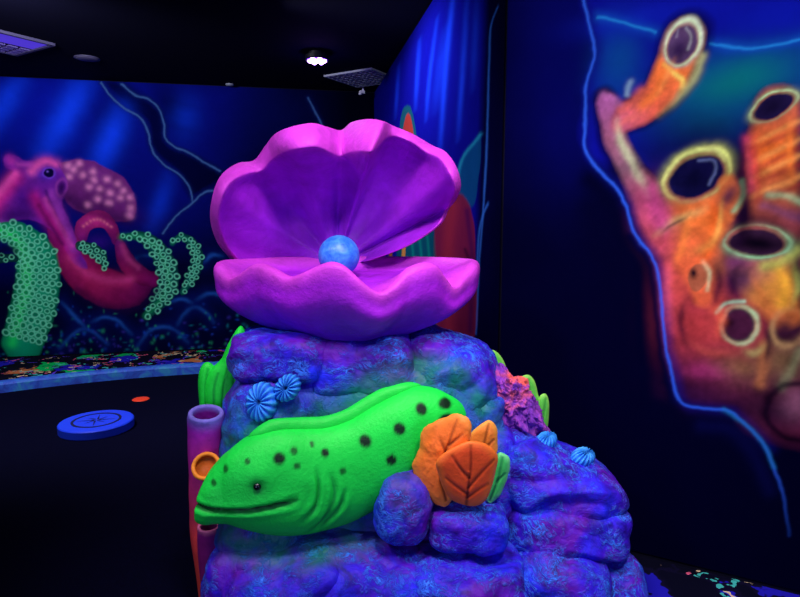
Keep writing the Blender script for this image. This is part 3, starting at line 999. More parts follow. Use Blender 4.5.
def boulders():
    B_ = [
        # u, v, Y, ru, rv, rd, e, rot, amp, ledge
        (362, 515, 2.48, 130, 184, 0.36, 5.5, 0.0, 0.03, 0.0),       # core, down to the floor
        (525, 600, 2.36, 92, 126, 0.25, 3.6, 0.0, 0.06, 0.0),        # right core
        (415, 642, 2.18, 192, 84, 0.24, 5.0, 0.0, 0.05, 0.0),        # low core
        (286, 352, 2.32, 52, 24, 0.21, 4.2, 0.02, 0.10, 0.004),
        (366, 360, 2.35, 52, 34, 0.21, 4.2, -0.03, 0.10, 0.004),
        (441, 372, 2.42, 54, 42, 0.24, 3.2, 0.35, 0.08, 0.006),
        (340, 402, 2.35, 76, 46, 0.18, 3.6, 0.0, 0.08, 0.0),
        (478, 414, 2.36, 24, 34, 0.17, 3.0, 0.1, 0.08, 0.0),
        (270, 428, 2.25, 48, 66, 0.20, 2.4, 0.20, 0.05, 0.0),        # dome with the anemones
        (403, 508, 2.02, 30, 37, 0.10, 2.8, 0.1, 0.08, 0.0),
        (466, 522, 2.05, 42, 22, 0.13, 4.2, 0.03, 0.08, 0.0),
        (455, 474, 2.24, 66, 58, 0.16, 3.2, 0.0, 0.08, 0.0),         # behind the leaves
        (553, 480, 2.26, 71, 37, 0.21, 3.2, 0.42, 0.06, 0.009),
        (560, 513, 2.25, 64, 29, 0.23, 3.8, 0.10, 0.07, 0.007),
        (611, 592, 2.18, 31, 52, 0.18, 2.8, -0.05, 0.07, 0.0),
        (549, 594, 2.14, 58, 64, 0.22, 4.0, 0.08, 0.08, 0.006),
        (464, 599, 2.06, 60, 63, 0.22, 4.6, 0.0, 0.07, 0.007),
        (374, 594, 2.08, 66, 58, 0.23, 4.0, 0.10, 0.09, 0.006),
        (296, 599, 2.06, 66, 62, 0.23, 4.0, -0.06, 0.09, 0.006),
        (240, 594, 2.08, 36, 70, 0.18, 3.0, 0.08, 0.08, 0.0),
        (322, 551, 2.14, 106, 28, 0.23, 3.4, 0.03, 0.09, 0.004),
        (264, 536, 2.14, 44, 42, 0.17, 3.0, 0.0, 0.08, 0.0),
        (330, 690, 2.05, 110, 62, 0.20, 3.4, 0.0, 0.10, 0.0),        # feet of the pile, below the frame
        (480, 690, 2.10, 110, 62, 0.22, 3.4, 0.0, 0.10, 0.0),
    ]
    for i, (u, v, Y, ru, rv, rd, e, rot, amp, led) in enumerate(B_):
        o = boulder('boulder', u, v, Y, ru, rv, rd, e, rot, amp, i, 60 if i < 3 else 44, 2.2, led)
        co = np.empty(len(o.data.vertices) * 3)
        o.data.vertices.foreach_get('co', co)
        co = co.reshape(-1, 3)
        co[:, 2] = np.maximum(co[:, 2], 0.0)
        o.data.vertices.foreach_set('co', co.ravel())


boulders()

# ------------------------------------------------------------------ clam
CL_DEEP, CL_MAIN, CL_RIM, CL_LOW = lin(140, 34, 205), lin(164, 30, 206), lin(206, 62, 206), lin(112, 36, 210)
clam = thing('giant_clam', 'giant open pink and purple clam shell on top of the blue rocks', 'clam', at(346, 338, 2.38))


def upper_shell():
    out = [(232, 261), (217, 242), (210, 217), (214, 190), (223, 173), (238, 163), (254, 160), (265, 146), (275, 134), (290, 127), (312, 123), (328, 127), (341, 130), (352, 122), (369, 119), (383, 121), (394, 126), (413, 134), (432, 145), (446, 152), (457, 168), (461, 186), (456, 200), (449, 209), (440, 225), (410, 245), (373, 260)]
    lip = [8, 9, 9, 10, 12, 14, 13, 15, 20, 23, 24, 25, 26, 31, 33, 31, 11, 8, 9, 9, 9, 7, 7, 5, 5, 5, 5]
    # fold of the shell: + towards the viewer
    wv = [0, .3, .8, 1, .4, -.5, -.9, -.5, .4, 1, .9, .3, -.6, -.2, .9, 1.3, -.5, -.8, -.9, -.1, .8, .6, -.5, -.9, -.2, .3, 0]
    Q = spline(np.column_stack([out, lip, wv]), 300)
    hinge = np.array([336.0, 266.0])
    Yh = 2.66
    NA, NR = len(Q), 64
    front, back, fp, bp = [], [], [], []
    for i in range(NA):
        u1, v1, lp, w = Q[i]
        d = np.array([u1, v1]) - hinge
        L = np.linalg.norm(d)
        rin = 1 - lp / L
        hgt = max((264 - v1) / 145.0, 0)
        Yrim = Yh - 0.26 * hgt ** 0.8 - 0.02
        wl = 0.6 * lp / L + .012
        fr, bk, fpr, bpr = [], [], [], []
        for j in range(NR):
            t = j / (NR - 1)
            r = (rin * .9) * (t / .5) if t < .5 else rin * .9 + (1 - rin * .9) * (t - .5) / .5
            ri = min(r / rin, 1)
            Y = Yh + (Yrim - Yh) * ri ** 1.3 + 0.16 * math.sin(math.pi * min(1, ri) ** 0.85) * (0.45 + 0.55 * hgt)
            Y -= 0.095 * w * ri ** 1.05
            Y += 0.0035 * math.sin(i / NA * 88) * ri * max(0, 1 - ri ** 6)
            lipw = 0.014 + 0.0011 * lp
            # the lip rolls forward over the hollow, then falls away to the edge
            if r <= rin:
                Y -= lipw * math.exp(-((rin - r) / wl) ** 2)
            else:
                x = (r - rin) / (1 - rin)
                Y += -lipw * (1 - x ** 2) + (0.012 + 0.0016 * lp) * x ** 2.2
            q = hinge + d * r
            fr.append(at(q[0], q[1], Y))
            x = max(0, (r - rin) / (1 - rin))
            bk.append(at(q[0], q[1], Y + 0.075 - 0.062 * x ** 3))
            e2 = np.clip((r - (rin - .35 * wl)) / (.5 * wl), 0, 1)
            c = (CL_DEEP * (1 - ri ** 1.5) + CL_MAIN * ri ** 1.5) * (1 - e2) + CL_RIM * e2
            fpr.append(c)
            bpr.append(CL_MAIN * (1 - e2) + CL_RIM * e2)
        front.append(fr)
        back.append(bk)
        fp.append(fpr)
        bp.append(bpr)
    V = np.array(front).reshape(-1, 3)
    Vb = np.array(back).reshape(-1, 3)
    Pn = np.vstack([np.array(fp).reshape(-1, 3), np.array(bp).reshape(-1, 3)])
    f = grid_faces(NA, NR)
    nV = len(V)
    f += [tuple(k + nV for k in reversed(q)) for q in grid_faces(NA, NR)]
    for i in range(NA - 1):
        a_, b_ = i * NR + NR - 1, (i + 1) * NR + NR - 1
        f.append((a_, a_ + nV, b_ + nV, b_))
    for base in (0, (NA - 1) * NR):
        for j in range(NR - 1):
            q = (base + j, base + j + 1, base + j + 1 + nV, base + j + nV)
            f.append(q if base == 0 else q[::-1])
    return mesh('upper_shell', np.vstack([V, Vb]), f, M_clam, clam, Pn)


def lower_shell():
    R = [(214, 267, 2.40), (219, 277, 2.35), (228, 282, 2.31), (240, 275, 2.26), (253, 267, 2.22), (269, 273, 2.17), (287, 281, 2.12), (307, 274, 2.08), (329, 266, 2.05), (346, 271, 2.04), (362, 285, 2.04), (381, 297, 2.05), (397, 288, 2.07), (408, 276, 2.10), (420, 269, 2.12), (436, 267, 2.16), (447, 280, 2.21), (457, 291, 2.25), (468, 280, 2.31), (478, 266, 2.39),
         (474, 262, 2.53), (440, 260, 2.66), (380, 259, 2.74), (310, 259, 2.74), (252, 261, 2.68), (222, 263, 2.54)]
    R3 = np.array([at(*r) for r in R])
    n = 300
    Rm = spline(R3, n, closed=True)
    for _ in range(6):
        Rm = .25 * np.roll(Rm, 1, 0) + .5 * Rm + .25 * np.roll(Rm, -1, 0)
    cxy = at(347, 337, 2.37)[:2]
    zb = 1.5 + 2.2 * (ray(347, 341)[2] / ray(347, 341)[1])
    zm = 1.305
    rows, pt = [], []
    NS = 40
    for k in range(NS):
        s = 1 - k / (NS - 1)
        row = []
        for p in Rm:
            sc_ = 0.52 + 0.48 * (1 - s ** 2.3)
            z = p[2] + (zb - p[2]) * s
            d = p[:2] - cxy
            # the wall swings out under a crest of the rim and in under a dip
            fold = (p[2] - zm) / 0.05 * 0.020 * math.exp(-((s - .16) / .20) ** 2) if p[1] < 2.5 else 0
            bul = 1 + 0.05 * math.sin(math.pi * s) - 0.022 * math.exp(-((s - .22) / .14) ** 2) + fold
            xy = cxy + d * sc_ * bul
            row.append((xy[0], xy[1], z))
        rows.append(row)
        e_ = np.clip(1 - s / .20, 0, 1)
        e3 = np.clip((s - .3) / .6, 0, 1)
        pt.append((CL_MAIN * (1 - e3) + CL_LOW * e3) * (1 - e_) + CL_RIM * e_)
    for k, (o_, dz) in enumerate([(0.006, 0.009), (0.018, 0.014), (0.032, 0.013), (0.046, 0.004)]):
        row = []
        for p in Rm:
            d = cxy - p[:2]
            d = d / np.linalg.norm(d)
            row.append((p[0] + d[0] * o_, p[1] + d[1] * o_, p[2] + dz))
        rows.append(row)
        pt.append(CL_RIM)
    zf = 1.262
    ci = at(345, 264, 2.47)[:2]
    for k in range(1, 20):
        s = k / 19
        row = []
        for p in Rm:
            d = cxy - p[:2]
            d = d / np.linalg.norm(d)
            q = p[:2] + d * 0.046
            xy = q + (ci - q) * (s * .985)
            z = p[2] + 0.004 + (zf - p[2]) * (1 - (1 - s) ** 2.4) - 0.012 * math.sin(math.pi * min(1, s * 2.2)) * (p[2] > 1.28)
            row.append((xy[0], xy[1], z))
        rows.append(row)
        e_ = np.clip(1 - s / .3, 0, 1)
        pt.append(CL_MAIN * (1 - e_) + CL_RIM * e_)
    V = np.array(rows).reshape(-1, 3)
    Pn = np.repeat(np.array(pt), n, axis=0)
    nr_ = len(rows)
    f = grid_faces(nr_, n, False, True)
    f.append(tuple(range(n)))
    f.append(tuple(reversed(range((nr_ - 1) * n, nr_ * n))))
    f = [tuple(reversed(q)) for q in f]
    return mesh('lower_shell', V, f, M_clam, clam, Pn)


upper_shell()
lower_shell()

# pearl
pc = at(339, 255, 2.47)
S, Fc = cube_sphere(20)
rp = 20.5 * px(2.47)
pc[2] = 1.262 + rp + 0.012
M_pearl_paint = plain('pearl_paint', tuple(lin(48, 122, 232)), 0.35, spec=0.4)
pn = M_pearl_paint.node_tree
q = noise_node(pn.nodes, pn.links, 30, 6, 0.7, 0.5)
r = ramp(pn.nodes, pn.links, q.outputs['Fac'], [(0.35, tuple(lin(30, 96, 215))), (0.7, tuple(lin(80, 160, 240)))])
pn.links.new(r.outputs['Color'], pn.nodes['Principled BSDF'].inputs['Base Color'])
bump(pn.nodes, pn.links, pn.nodes['Principled BSDF'], q.outputs['Fac'], 0.25, 0.01)
tag(mesh('pearl', S * rp + pc, Fc, M_pearl_paint), 'round blue pearl resting inside the open pink clam', 'pearl')

# ------------------------------------------------------------------ eel
eel = thing('moray_eel', 'bright green moray eel with black spots leaning out of the rocks', 'eel', eel_line3[6])


def build_eel():
    T = np.array([[a[0], a[1], b_[0], b_[1], Y, w] for a, b_, Y, w in eel_pairs])
    NT, NA = 230, 120
    Q = spline(T, NT)
    E_G, E_SHADE = lin(24, 232, 66), lin(6, 190, 66)
    mouth = [(200, 497), (208, 499), (218, 500), (234, 500), (252, 498), (271, 493), (290, 488)]
    spots = [(232, 460, 3.2), (217, 474, 2.8), (277, 449, 5), (289, 443, 3.2), (291, 456, 3), (323, 444, 3.6), (339, 460, 3.2), (361, 433, 5.5), (393, 421, 5.5), (385, 450, 5), (415, 403, 5.5), (436, 399, 5), (436, 413, 5), (250, 452, 2.4), (310, 437, 2.4)]
    gills = [[(314, 461), (315, 478), (310, 494), (297, 508)], [(328, 464), (332, 480), (326, 500), (306, 522)], [(341, 478), (337, 494), (326, 508), (316, 518)]]
    V, paint = [], []
    flat, nrmv = [], []
    for i in range(NT):
        tu, tv, bu, bv, Y, w = Q[i]
        top, bot = at(tu, tv, Y), at(bu, bv, Y)
        c = (top + bot) / 2
        up = (top - bot) / 2
        nx = Q[min(i + 1, NT - 1)]
        pv = Q[max(i - 1, 0)]
        t1 = (at(nx[0], nx[1], nx[4]) + at(nx[2], nx[3], nx[4])) / 2
        t0 = (at(pv[0], pv[1], pv[4]) + at(pv[2], pv[3], pv[4])) / 2
        tn = (t1 - t0) / np.linalg.norm(t1 - t0)
        side = np.cross(up / np.linalg.norm(up), tn)
        side /= np.linalg.norm(side)
        for j in range(NA):
            a_ = 2 * math.pi * j / NA
            ca, sa = math.cos(a_), math.sin(a_)
            ex = 0.86
            x = math.copysign(abs(sa) ** ex, sa)
            y = math.copysign(abs(ca) ** ex, ca)
            V.append(c + up * y + side * w * x)
            k = (1 - y) / 2
            flat.append((tu + (bu - tu) * k, tv + (bv - tv) * k))
            nn2 = up / np.linalg.norm(up) ** 2 * y + side / w * x
            nrmv.append(nn2 / np.linalg.norm(nn2))
    V, flat, nrmv = np.array(V), np.array(flat), np.array(nrmv)
    col = np.tile(E_G, (len(V), 1))
    # overhead shading put into the colour: darker green low on the flanks
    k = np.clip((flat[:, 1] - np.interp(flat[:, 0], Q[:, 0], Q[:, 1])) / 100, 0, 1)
    col = col * (1 - .5 * k[:, None]) + E_SHADE * (.5 * k[:, None])
    d, t = seg_dist(flat, mouth)
    depth = np.interp(t, [0, .1, .93, 1], [1, 1, .9, .5])
    gro = np.exp(-(d / 1.9) ** 2) * depth
    lipu = np.exp(-((d - 5.5) / 2.5) ** 2) * depth
    V = V - nrmv * (0.024 * gro)[:, None] + nrmv * (0.0045 * lipu)[:, None]
    dk = np.clip(np.exp(-(d / 2.1) ** 2) * depth * 1.3, 0, 1)[:, None]
    col = col * (1 - dk) + lin(1, 8, 6) * dk
    # brow, snout and cheek relief
    for (cx, cy, rr, hgt) in [(259, 466, 13, .010), (259, 474, 6.5, -.010), (212, 486, 8, .004), (285, 505, 22, .010), (232, 480, 14, -.005), (238, 512, 16, -.004), (206, 511, 9, .008), (300, 470, 12, .006)]:
        d2 = ((flat[:, 0] - cx) ** 2 + (flat[:, 1] - cy) ** 2) / rr ** 2
        V = V + nrmv * (hgt * np.exp(-d2))[:, None]
    for g in gills:
        d, t = seg_dist(flat, spline(np.array(g, float), 24))
        tp = np.interp(t, [0, .25, .8, 1], [.2, 1, 1, .3])
        V = V - nrmv * (0.011 * np.exp(-(d / 2.3) ** 2) * tp)[:, None] + nrmv * (0.005 * np.exp(-((d - 5.5) / 2.8) ** 2) * tp)[:, None]
        dk = (.6 * np.exp(-(d / 1.7) ** 2) * tp)[:, None]
        col = col * (1 - dk) + lin(0, 60, 46) * dk
    for x, y, rr in spots:
        d2 = ((flat[:, 0] - x) ** 2 + (flat[:, 1] - y) ** 2) / (rr * .95) ** 2
        dk = np.clip(1.6 * np.exp(-d2 * d2 * .9), 0, 1)[:, None] * (.98 if rr > 3.3 else .8)
        col = col * (1 - dk) + lin(2, 18, 10) * dk
    d2 = ((flat[:, 0] - 259) ** 2 + (flat[:, 1] - 474) ** 2) / 6 ** 2
    dk = (.85 * np.exp(-d2))[:, None]
    col = col * (1 - dk) + lin(0, 50, 26) * dk
    f = grid_faces(NT, NA, False, True)
    f.append(tuple(reversed(range(NA))))
    f.append(tuple(range((NT - 1) * NA, NT * NA)))
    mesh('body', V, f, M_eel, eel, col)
    # where the eye sits: the surface nearest the viewer
    near = np.nonzero(((flat[:, 0] - 259) ** 2 + (flat[:, 1] - 474) ** 2) < 9)[0]
    ys = V[near, 1]
    front_p = V[near[ys < ys.mean()]].mean(0)
    back_p = V[near[ys >= ys.mean()]].mean(0)
    S, Fc = cube_sphere(10)
    M_eye = plain('eye_black', (0.002, 0.004, 0.004), 0.15, spec=0.6)
    for p, sg in ((front_p, 1), (back_p, -1)):
        mesh('eye', S * 0.0135 + p + np.array([0, 0.002 * sg, 0]), Fc, M_eye, eel)
    # dorsal fin: a soft ridge along the back
    i0, i1 = int(NT * .36), int(NT * .80)
    rows, fcol = [], []
    m_ = 26
    for k, i in enumerate(range(i0, i1)):
        x = k / (i1 - i0 - 1)
        tu, tv, bu, bv, Y, w = Q[i]
        h = 0.027 * min(1, x / .15, (1 - x) / .22) ** .7 * (1 + .25 * x) + 0.002
        top = at(tu, tv, Y)
        bot = at(bu, bv, Y)
        up = (top - bot) / np.linalg.norm(top - bot)
        tn = at(Q[i + 1][0], Q[i + 1][1], Q[i + 1][4]) - at(Q[i - 1][0], Q[i - 1][1], Q[i - 1][4])
        side = np.cross(up, tn / np.linalg.norm(tn))
        side /= np.linalg.norm(side)
        wob = 0.002 * math.sin(x * 21)
        for j in range(m_):
            a_ = 2 * math.pi * j / m_
            rows.append(top + up * (h * math.cos(a_) + .001) + side * (0.027 * math.sin(a_) * min(1, h / .02) + wob * max(0, math.cos(a_))))
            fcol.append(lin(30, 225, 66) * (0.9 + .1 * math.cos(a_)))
    nrw = i1 - i0
    f = grid_faces(nrw, m_, False, True)
    f.append(tuple(reversed(range(m_))))
    f.append(tuple(range((nrw - 1) * m_, nrw * m_)))
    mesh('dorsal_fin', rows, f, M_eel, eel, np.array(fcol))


build_eel()

# ------------------------------------------------------------------ leaf-like pieces
def pad(name, outline, Y0, th, col, parent, mat=None, tilt=(0, 0), veins=(), vein_col=None, bulge=1.0, wob=0.0, wscale=20, cup=0.0, edge_col=None, n=120, nr_=30, alpha=None, vw=1.4, vd=0.006, back=1.0):
    """a thick rounded leaf or lump: an outline swelling to th metres, front and back, with carved veins"""
    O = spline(np.array(outline, float), n, closed=True)
    c = O.mean(0)
    flat, Ys, rr = [], [], []
    for side in (1, -1):
        for k in range(nr_):
            r = math.sin(k / (nr_ - 1) * math.pi / 2) if side == 1 else math.sin((nr_ - 1 - k) / (nr_ - 1) * math.pi / 2)
            if side == -1 and k == 0:
                continue
            for j in range(n):
                q = c + (O[j] - c) * max(r, 0.004)
                dome = math.sqrt(max(0, 1 - r ** 3)) ** bulge
                y = Y0 + tilt[0] * (q[0] - c[0]) + tilt[1] * (q[1] - c[1]) - side * th * dome * (1.0 if side > 0 else back) + cup * (1 - r * r)
                flat.append(q)
                Ys.append(y)
                rr.append(r * side)
    flat, Ys, rr = np.array(flat), np.array(Ys), np.array(rr)
    colr = np.tile(np.array(col), (len(flat), 1))
    if edge_col is not None:
        e_ = np.clip((np.abs(rr) - .72) / .25, 0, 1)[:, None]
        colr = colr * (1 - e_) + np.array(edge_col) * e_
    for v in veins:
        L = spline(np.array(v, float), 16) if len(v) > 2 else np.array(v, float)
        d, t = seg_dist(flat, L)
        g = np.exp(-(d / vw) ** 2) * (1 - .5 * t)
        Ys = Ys + np.where(rr > 0, vd * g, -vd * g) * (np.abs(rr) < .97)
        k = np.clip(g * .9, 0, 1)[:, None]
        if vein_col is not None:
            colr = colr * (1 - k) + np.array(vein_col) * k
    P = np.array([at(q[0], q[1], y) for q, y in zip(flat, Ys)])
    if wob:
        ctr = P.mean(0)
        for i in range(len(P)):
            d = P[i] - ctr
            d = d / (np.linalg.norm(d) + 1e-9)
            w = wob * fbm(P[i], wscale, 4)
            P[i] = P[i] + d * w
            P[i][1] -= abs(w) * .5 if rr[i] > 0 else 0
    R_ = 2 * nr_ - 1
    f = grid_faces(R_, n, False, True)
    f.append(tuple(reversed(range(n))))
    f.append(tuple(range((R_ - 1) * n, R_ * n)))
    if alpha is not None:
        colr = np.column_stack([colr, np.array([alpha(*q) for q in flat])])
    return mesh(name, P, f, mat or M_leaf, parent, colr)


OR, ORD, VN = lin(255, 124, 40), lin(248, 88, 36), lin(70, 16, 12)
lc = thing('leaf_coral', 'cluster of orange veined leaf shapes in front of the green eel', 'coral', at(468, 506, 2.02))
pad('leaf', [(462, 414), (470, 420), (471, 434), (468, 446), (462, 462), (458, 480), (452, 500), (444, 506), (432, 502), (423, 492), (415, 478), (413, 464), (419, 450), (421, 436), (428, 425), (444, 418)][1:] + [(458, 414)], 1.985, 0.030, OR, lc, tilt=(-0.0012, 0.0), veins=[[(446, 500), (440, 470), (450, 440), (457, 420)], [(447, 455), (440, 440)], [(449, 445), (462, 435)]], vein_col=VN, edge_col=lin(245, 140, 50), wob=.006, wscale=22)
pad('leaf', [(490, 420), (497, 428), (498, 440), (496, 455), (482, 468), (465, 462), (462, 448), (468, 436), (478, 426)], 2.03, 0.022, lin(232, 130, 44), lc, veins=[[(480, 464), (484, 445), (489, 424)], [(484, 450), (494, 440)], [(482, 452), (472, 446)]], vein_col=VN, edge_col=lin(240, 160, 60), wob=.003)
pad('leaf', [(458, 445), (470, 441), (484, 443), (494, 450), (498, 458), (496, 470), (492, 486), (486, 500), (476, 506), (464, 505), (452, 500), (444, 490), (439, 476), (436, 463), (444, 453)], 1.945, 0.030, ORD, lc, tilt=(0.0004, 0.0008), veins=[[(466, 505), (468, 488), (471, 466), (471, 446)], [(468, 488), (480, 474), (494, 460)], [(467, 494), (456, 486), (446, 478)], [(469, 478), (460, 468), (452, 456)], [(467, 498), (478, 490), (488, 484)]], vein_col=VN, edge_col=lin(245, 120, 40), cup=.004)
pad('leaf', [(500, 452), (509, 457), (510, 466), (506, 482), (499, 496), (490, 503), (485, 494), (489, 474), (494, 458)], 2.045, 0.020, lin(60, 190, 90), lc, veins=[[(490, 500), (498, 480), (503, 458)], [(497, 482), (505, 474)]], vein_col=lin(10, 90, 60), edge_col=lin(110, 215, 130), wob=.003)

# green kelp blades at the left of the pile
kb = thing('kelp_leaf', 'bright green kelp blades standing at the left behind the purple tube', 'kelp', at(216, 412, 2.27))
KG, KD = lin(26, 226, 56), lin(4, 120, 44)
pad('blade', [(240, 326), (246, 336), (246, 365), (243, 400), (236, 420), (216, 421), (206, 410), (204, 388), (209, 371), (221, 359), (229, 342)], 2.30, 0.040, KG, kb, tilt=(0.001, 0), veins=[[(222, 415), (224, 385), (234, 345)], [(214, 412), (214, 390), (218, 374)], [(232, 412), (234, 380), (238, 350)]], vein_col=KD, vw=1.3, vd=.004)
pad('blade', [(206, 362), (214, 366), (218, 380), (217, 400), (214, 418), (202, 418), (199, 400), (198, 382), (200, 369)], 2.29, 0.030, KG, kb, tilt=(0.001, 0), veins=[[(206, 414), (206, 390), (208, 370)]], vein_col=KD, vw=1.6)

# rough violet coral and the green leaves behind it on the right
pad('brain_coral', [(486, 361), (494, 363), (504, 368), (513, 376), (523, 382), (531, 392), (538, 404), (542, 418), (549, 432), (541, 442), (520, 446), (500, 440), (491, 424), (488, 404), (484, 386), (482, 370)], 2.36, 0.10, (0.3, 0.03, 0.5), None, mat=M_coral, wob=.028, wscale=30, n=200, nr_=60, alpha=lambda u, v: float(np.clip(1.7 - ((u - 512) ** 2 / 900 + (v - 388) ** 2 / 500), 0.1, 1)))
tag(bpy.data.objects['brain_coral'], 'rough violet and red coral lump on the right shoulder of the rocks', 'coral')
gl = thing('green_leaf_coral', 'row of small yellow-green leaf tips behind the violet coral lump', 'coral', at(520, 440, 2.46))
LG = lin(96, 205, 70)
for o_ in ([(487, 352), (493, 350), (500, 355), (505, 364), (507, 374), (500, 385), (488, 375), (484, 362)], [(521, 377), (529, 375), (535, 382), (538, 394), (540, 406), (530, 415), (518, 400), (516, 386)], [(540, 396), (546, 394), (549, 402), (549, 414), (547, 430), (540, 440), (532, 430), (534, 410)]):
    pad('leaf', o_, 2.52, 0.022, LG, gl, veins=[[(np.mean([q[0] for q in o_[4:7]]), o_[5][1]), (o_[1][0], o_[1][1] + 5)]], vein_col=lin(30, 130, 50), edge_col=lin(150, 225, 90))

# ------------------------------------------------------------------ pleated blue anemones
M_anem = painted('anemone_paint', 0.5, 0.25, 0.12, 0.2, 60, 14)


def anemone(u, v, Y, ru, rv, rot, nrm, label, lobes=15):
    """a pleated dome; nrm is the way it faces"""
    o = at(u, v, Y)
    nz = np.array(nrm, float)
    nz /= np.linalg.norm(nz)
    xx = np.cross(np.array([0, 0, 1.0]), nz)
    xx /= np.linalg.norm(xx)
    yy = np.cross(nz, xx)
    k = px(Y)
    V, colr = [], []
    NR, NA = 26, 180
    for i in range(NR):
        r = max(i / (NR - 1), .01) * 1.0
        for j in range(NA):
            a_ = 2 * math.pi * j / NA
            pl = math.cos(lobes * a_)
            x = ru * k * math.cos(a_) * r * (1 + .04 * pl * r)
            y = rv * k * math.sin(a_) * r * (1 + .04 * pl * r)
            x, y = x * math.cos(rot) - y * math.sin(rot), x * math.sin(rot) + y * math.cos(rot)
            h = 0.026 * math.sqrt(max(0, 1 - r ** 4)) + .006 * pl * math.sin(math.pi * min(1, r * 1.02)) - 0.014 * math.exp(-(r / .16) ** 2)
            V.append(o + xx * x + yy * y + nz * h)
            g = .5 + .5 * pl
            c = lin(26, 96, 215) * (1 - g) + lin(60, 165, 240) * g
            dk = math.exp(-(r / .12) ** 2)
            colr.append(c * (1 - dk) + lin(8, 20, 100) * dk)
    # tuck the skirt back towards the rock
    for j in range(NA):
        V.append(V[(NR - 1) * NA + j] - nz * 0.022)
        colr.append(colr[(NR - 1) * NA + j])
    f = grid_faces(NR + 1, NA, False, True)
    f.append(tuple(reversed(range(NA))))
    f.append(tuple(range(NR * NA, (NR + 1) * NA)))
    return tag(mesh('blue_anemone', V, f, M_anem, None, np.array(colr)), label, 'anemone', 'pleated blue anemones on the rocks')


anemone(261, 402, 2.065, 16, 20, 0.0, (-.25, -1, .25), 'pleated blue anemone just above the snout of the green eel')
anemone(287, 388, 2.075, 12, 15, -0.6, (-.1, -1, .2), 'tilted blue anemone higher up beside another above the eel')
anemone(546, 441, 2.21, 15, 9, 0.2, (.2, -.3, .95), 'small blue anemone tucked under the violet coral lump')
anemone(583, 457, 2.21, 18, 10, -0.2, (.45, -.3, .85), 'blue anemone alone on top of the right rock slab')

# ------------------------------------------------------------------ tube sponge
def tube(name, path, parent, cols, rim_col, hole=0.12, n=56):
    """hollow tube along (u, v, Y, radius px); the first point is its mouth; returns mesh"""
    Q = spline(np.array(path, float), 50)
    C3 = np.array([at(q[0], q[1], q[2]) for q in Q])
    R = np.array([q[3] * px(q[2]) for q in Q])
    T = np.gradient(C3, axis=0)
    T /= np.linalg.norm(T, axis=1)[:, None]
    rings, colr = [], []
    ref = np.array([0, 1.0, 0.15])

    def frame(t):
        x = np.cross(t, ref)
        x /= np.linalg.norm(x)
        return x, np.cross(t, x)

    def ring(c, t, r, col, wob=0.0):
        x, y = frame(t)
        for j in range(n):
            a_ = 2 * math.pi * j / n
            w = 1 + wob * mnoise.noise(Vector((math.cos(a_) * 1.5, math.sin(a_) * 1.5, c[2] * 9)))
            rings.append(c + (x * math.cos(a_) + y * math.sin(a_)) * r * w)
            colr.append(col)
    cols = np.array(cols)

    def cc(s):
        return np.array([np.interp(s, np.linspace(0, 1, len(cols)), cols[:, k]) for k in range(3)])
    t0, r0, c0 = T[0], R[0], C3[0]
    cnt = 0
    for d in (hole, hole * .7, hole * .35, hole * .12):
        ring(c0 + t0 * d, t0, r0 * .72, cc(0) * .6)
        cnt += 1
    for a_ in np.linspace(math.pi, 0, 8):
        ring(c0 - t0 * (math.sin(a_) * r0 * .14), t0, r0 * (.86 + .14 * math.cos(a_)), rim_col)
        cnt += 1
    for i in range(1, len(Q)):
        s = i / (len(Q) - 1)
        e_ = max(0, 1 - s * 14)
        ring(C3[i], T[i], R[i] * 1.0, cc(s) * (1 - e_) + rim_col * e_, .08)
        cnt += 1
    f = grid_faces(cnt, n, False, True)
    f.append(tuple(reversed(range(n))))
    f.append(tuple(range((cnt - 1) * n, cnt * n)))
    f = [tuple(reversed(q)) for q in f]
    return mesh(name, rings, f, M_tube, parent, np.array(colr))


ts = thing('tube_sponge', 'purple to red tube sponge rising at the left edge of the rocks', 'sponge', (*at(212, 640, 2.12)[:2], 0))
RIM = lin(150, 120, 190)
tube('tube', [(206, 414, 2.17, 18), (206, 440, 2.19, 18), (206, 480, 2.20, 17.5), (207, 530, 2.20, 17), (213, 590, 2.20, 15), (220, 640, 2.18, 15), (228, 690, 2.18, 15)], ts, [lin(170, 40, 200), lin(190, 40, 140), lin(236, 70, 70), lin(250, 90, 56), lin(240, 80, 60)], lin(120, 110, 200), .16)
tube('tube', [(206, 466, 2.09, 15), (208, 469, 2.12, 12), (210, 474, 2.17, 9)], ts, [lin(240, 120, 30), lin(220, 70, 40)], lin(250, 150, 40), .02)
tube('tube', [(209, 526, 2.10, 12), (210, 545, 2.11, 12.5), (212, 580, 2.12, 12), (220, 640, 2.14, 11)], ts, [lin(130, 26, 110), lin(140, 30, 110), lin(170, 40, 90)], lin(190, 96, 130), .08)

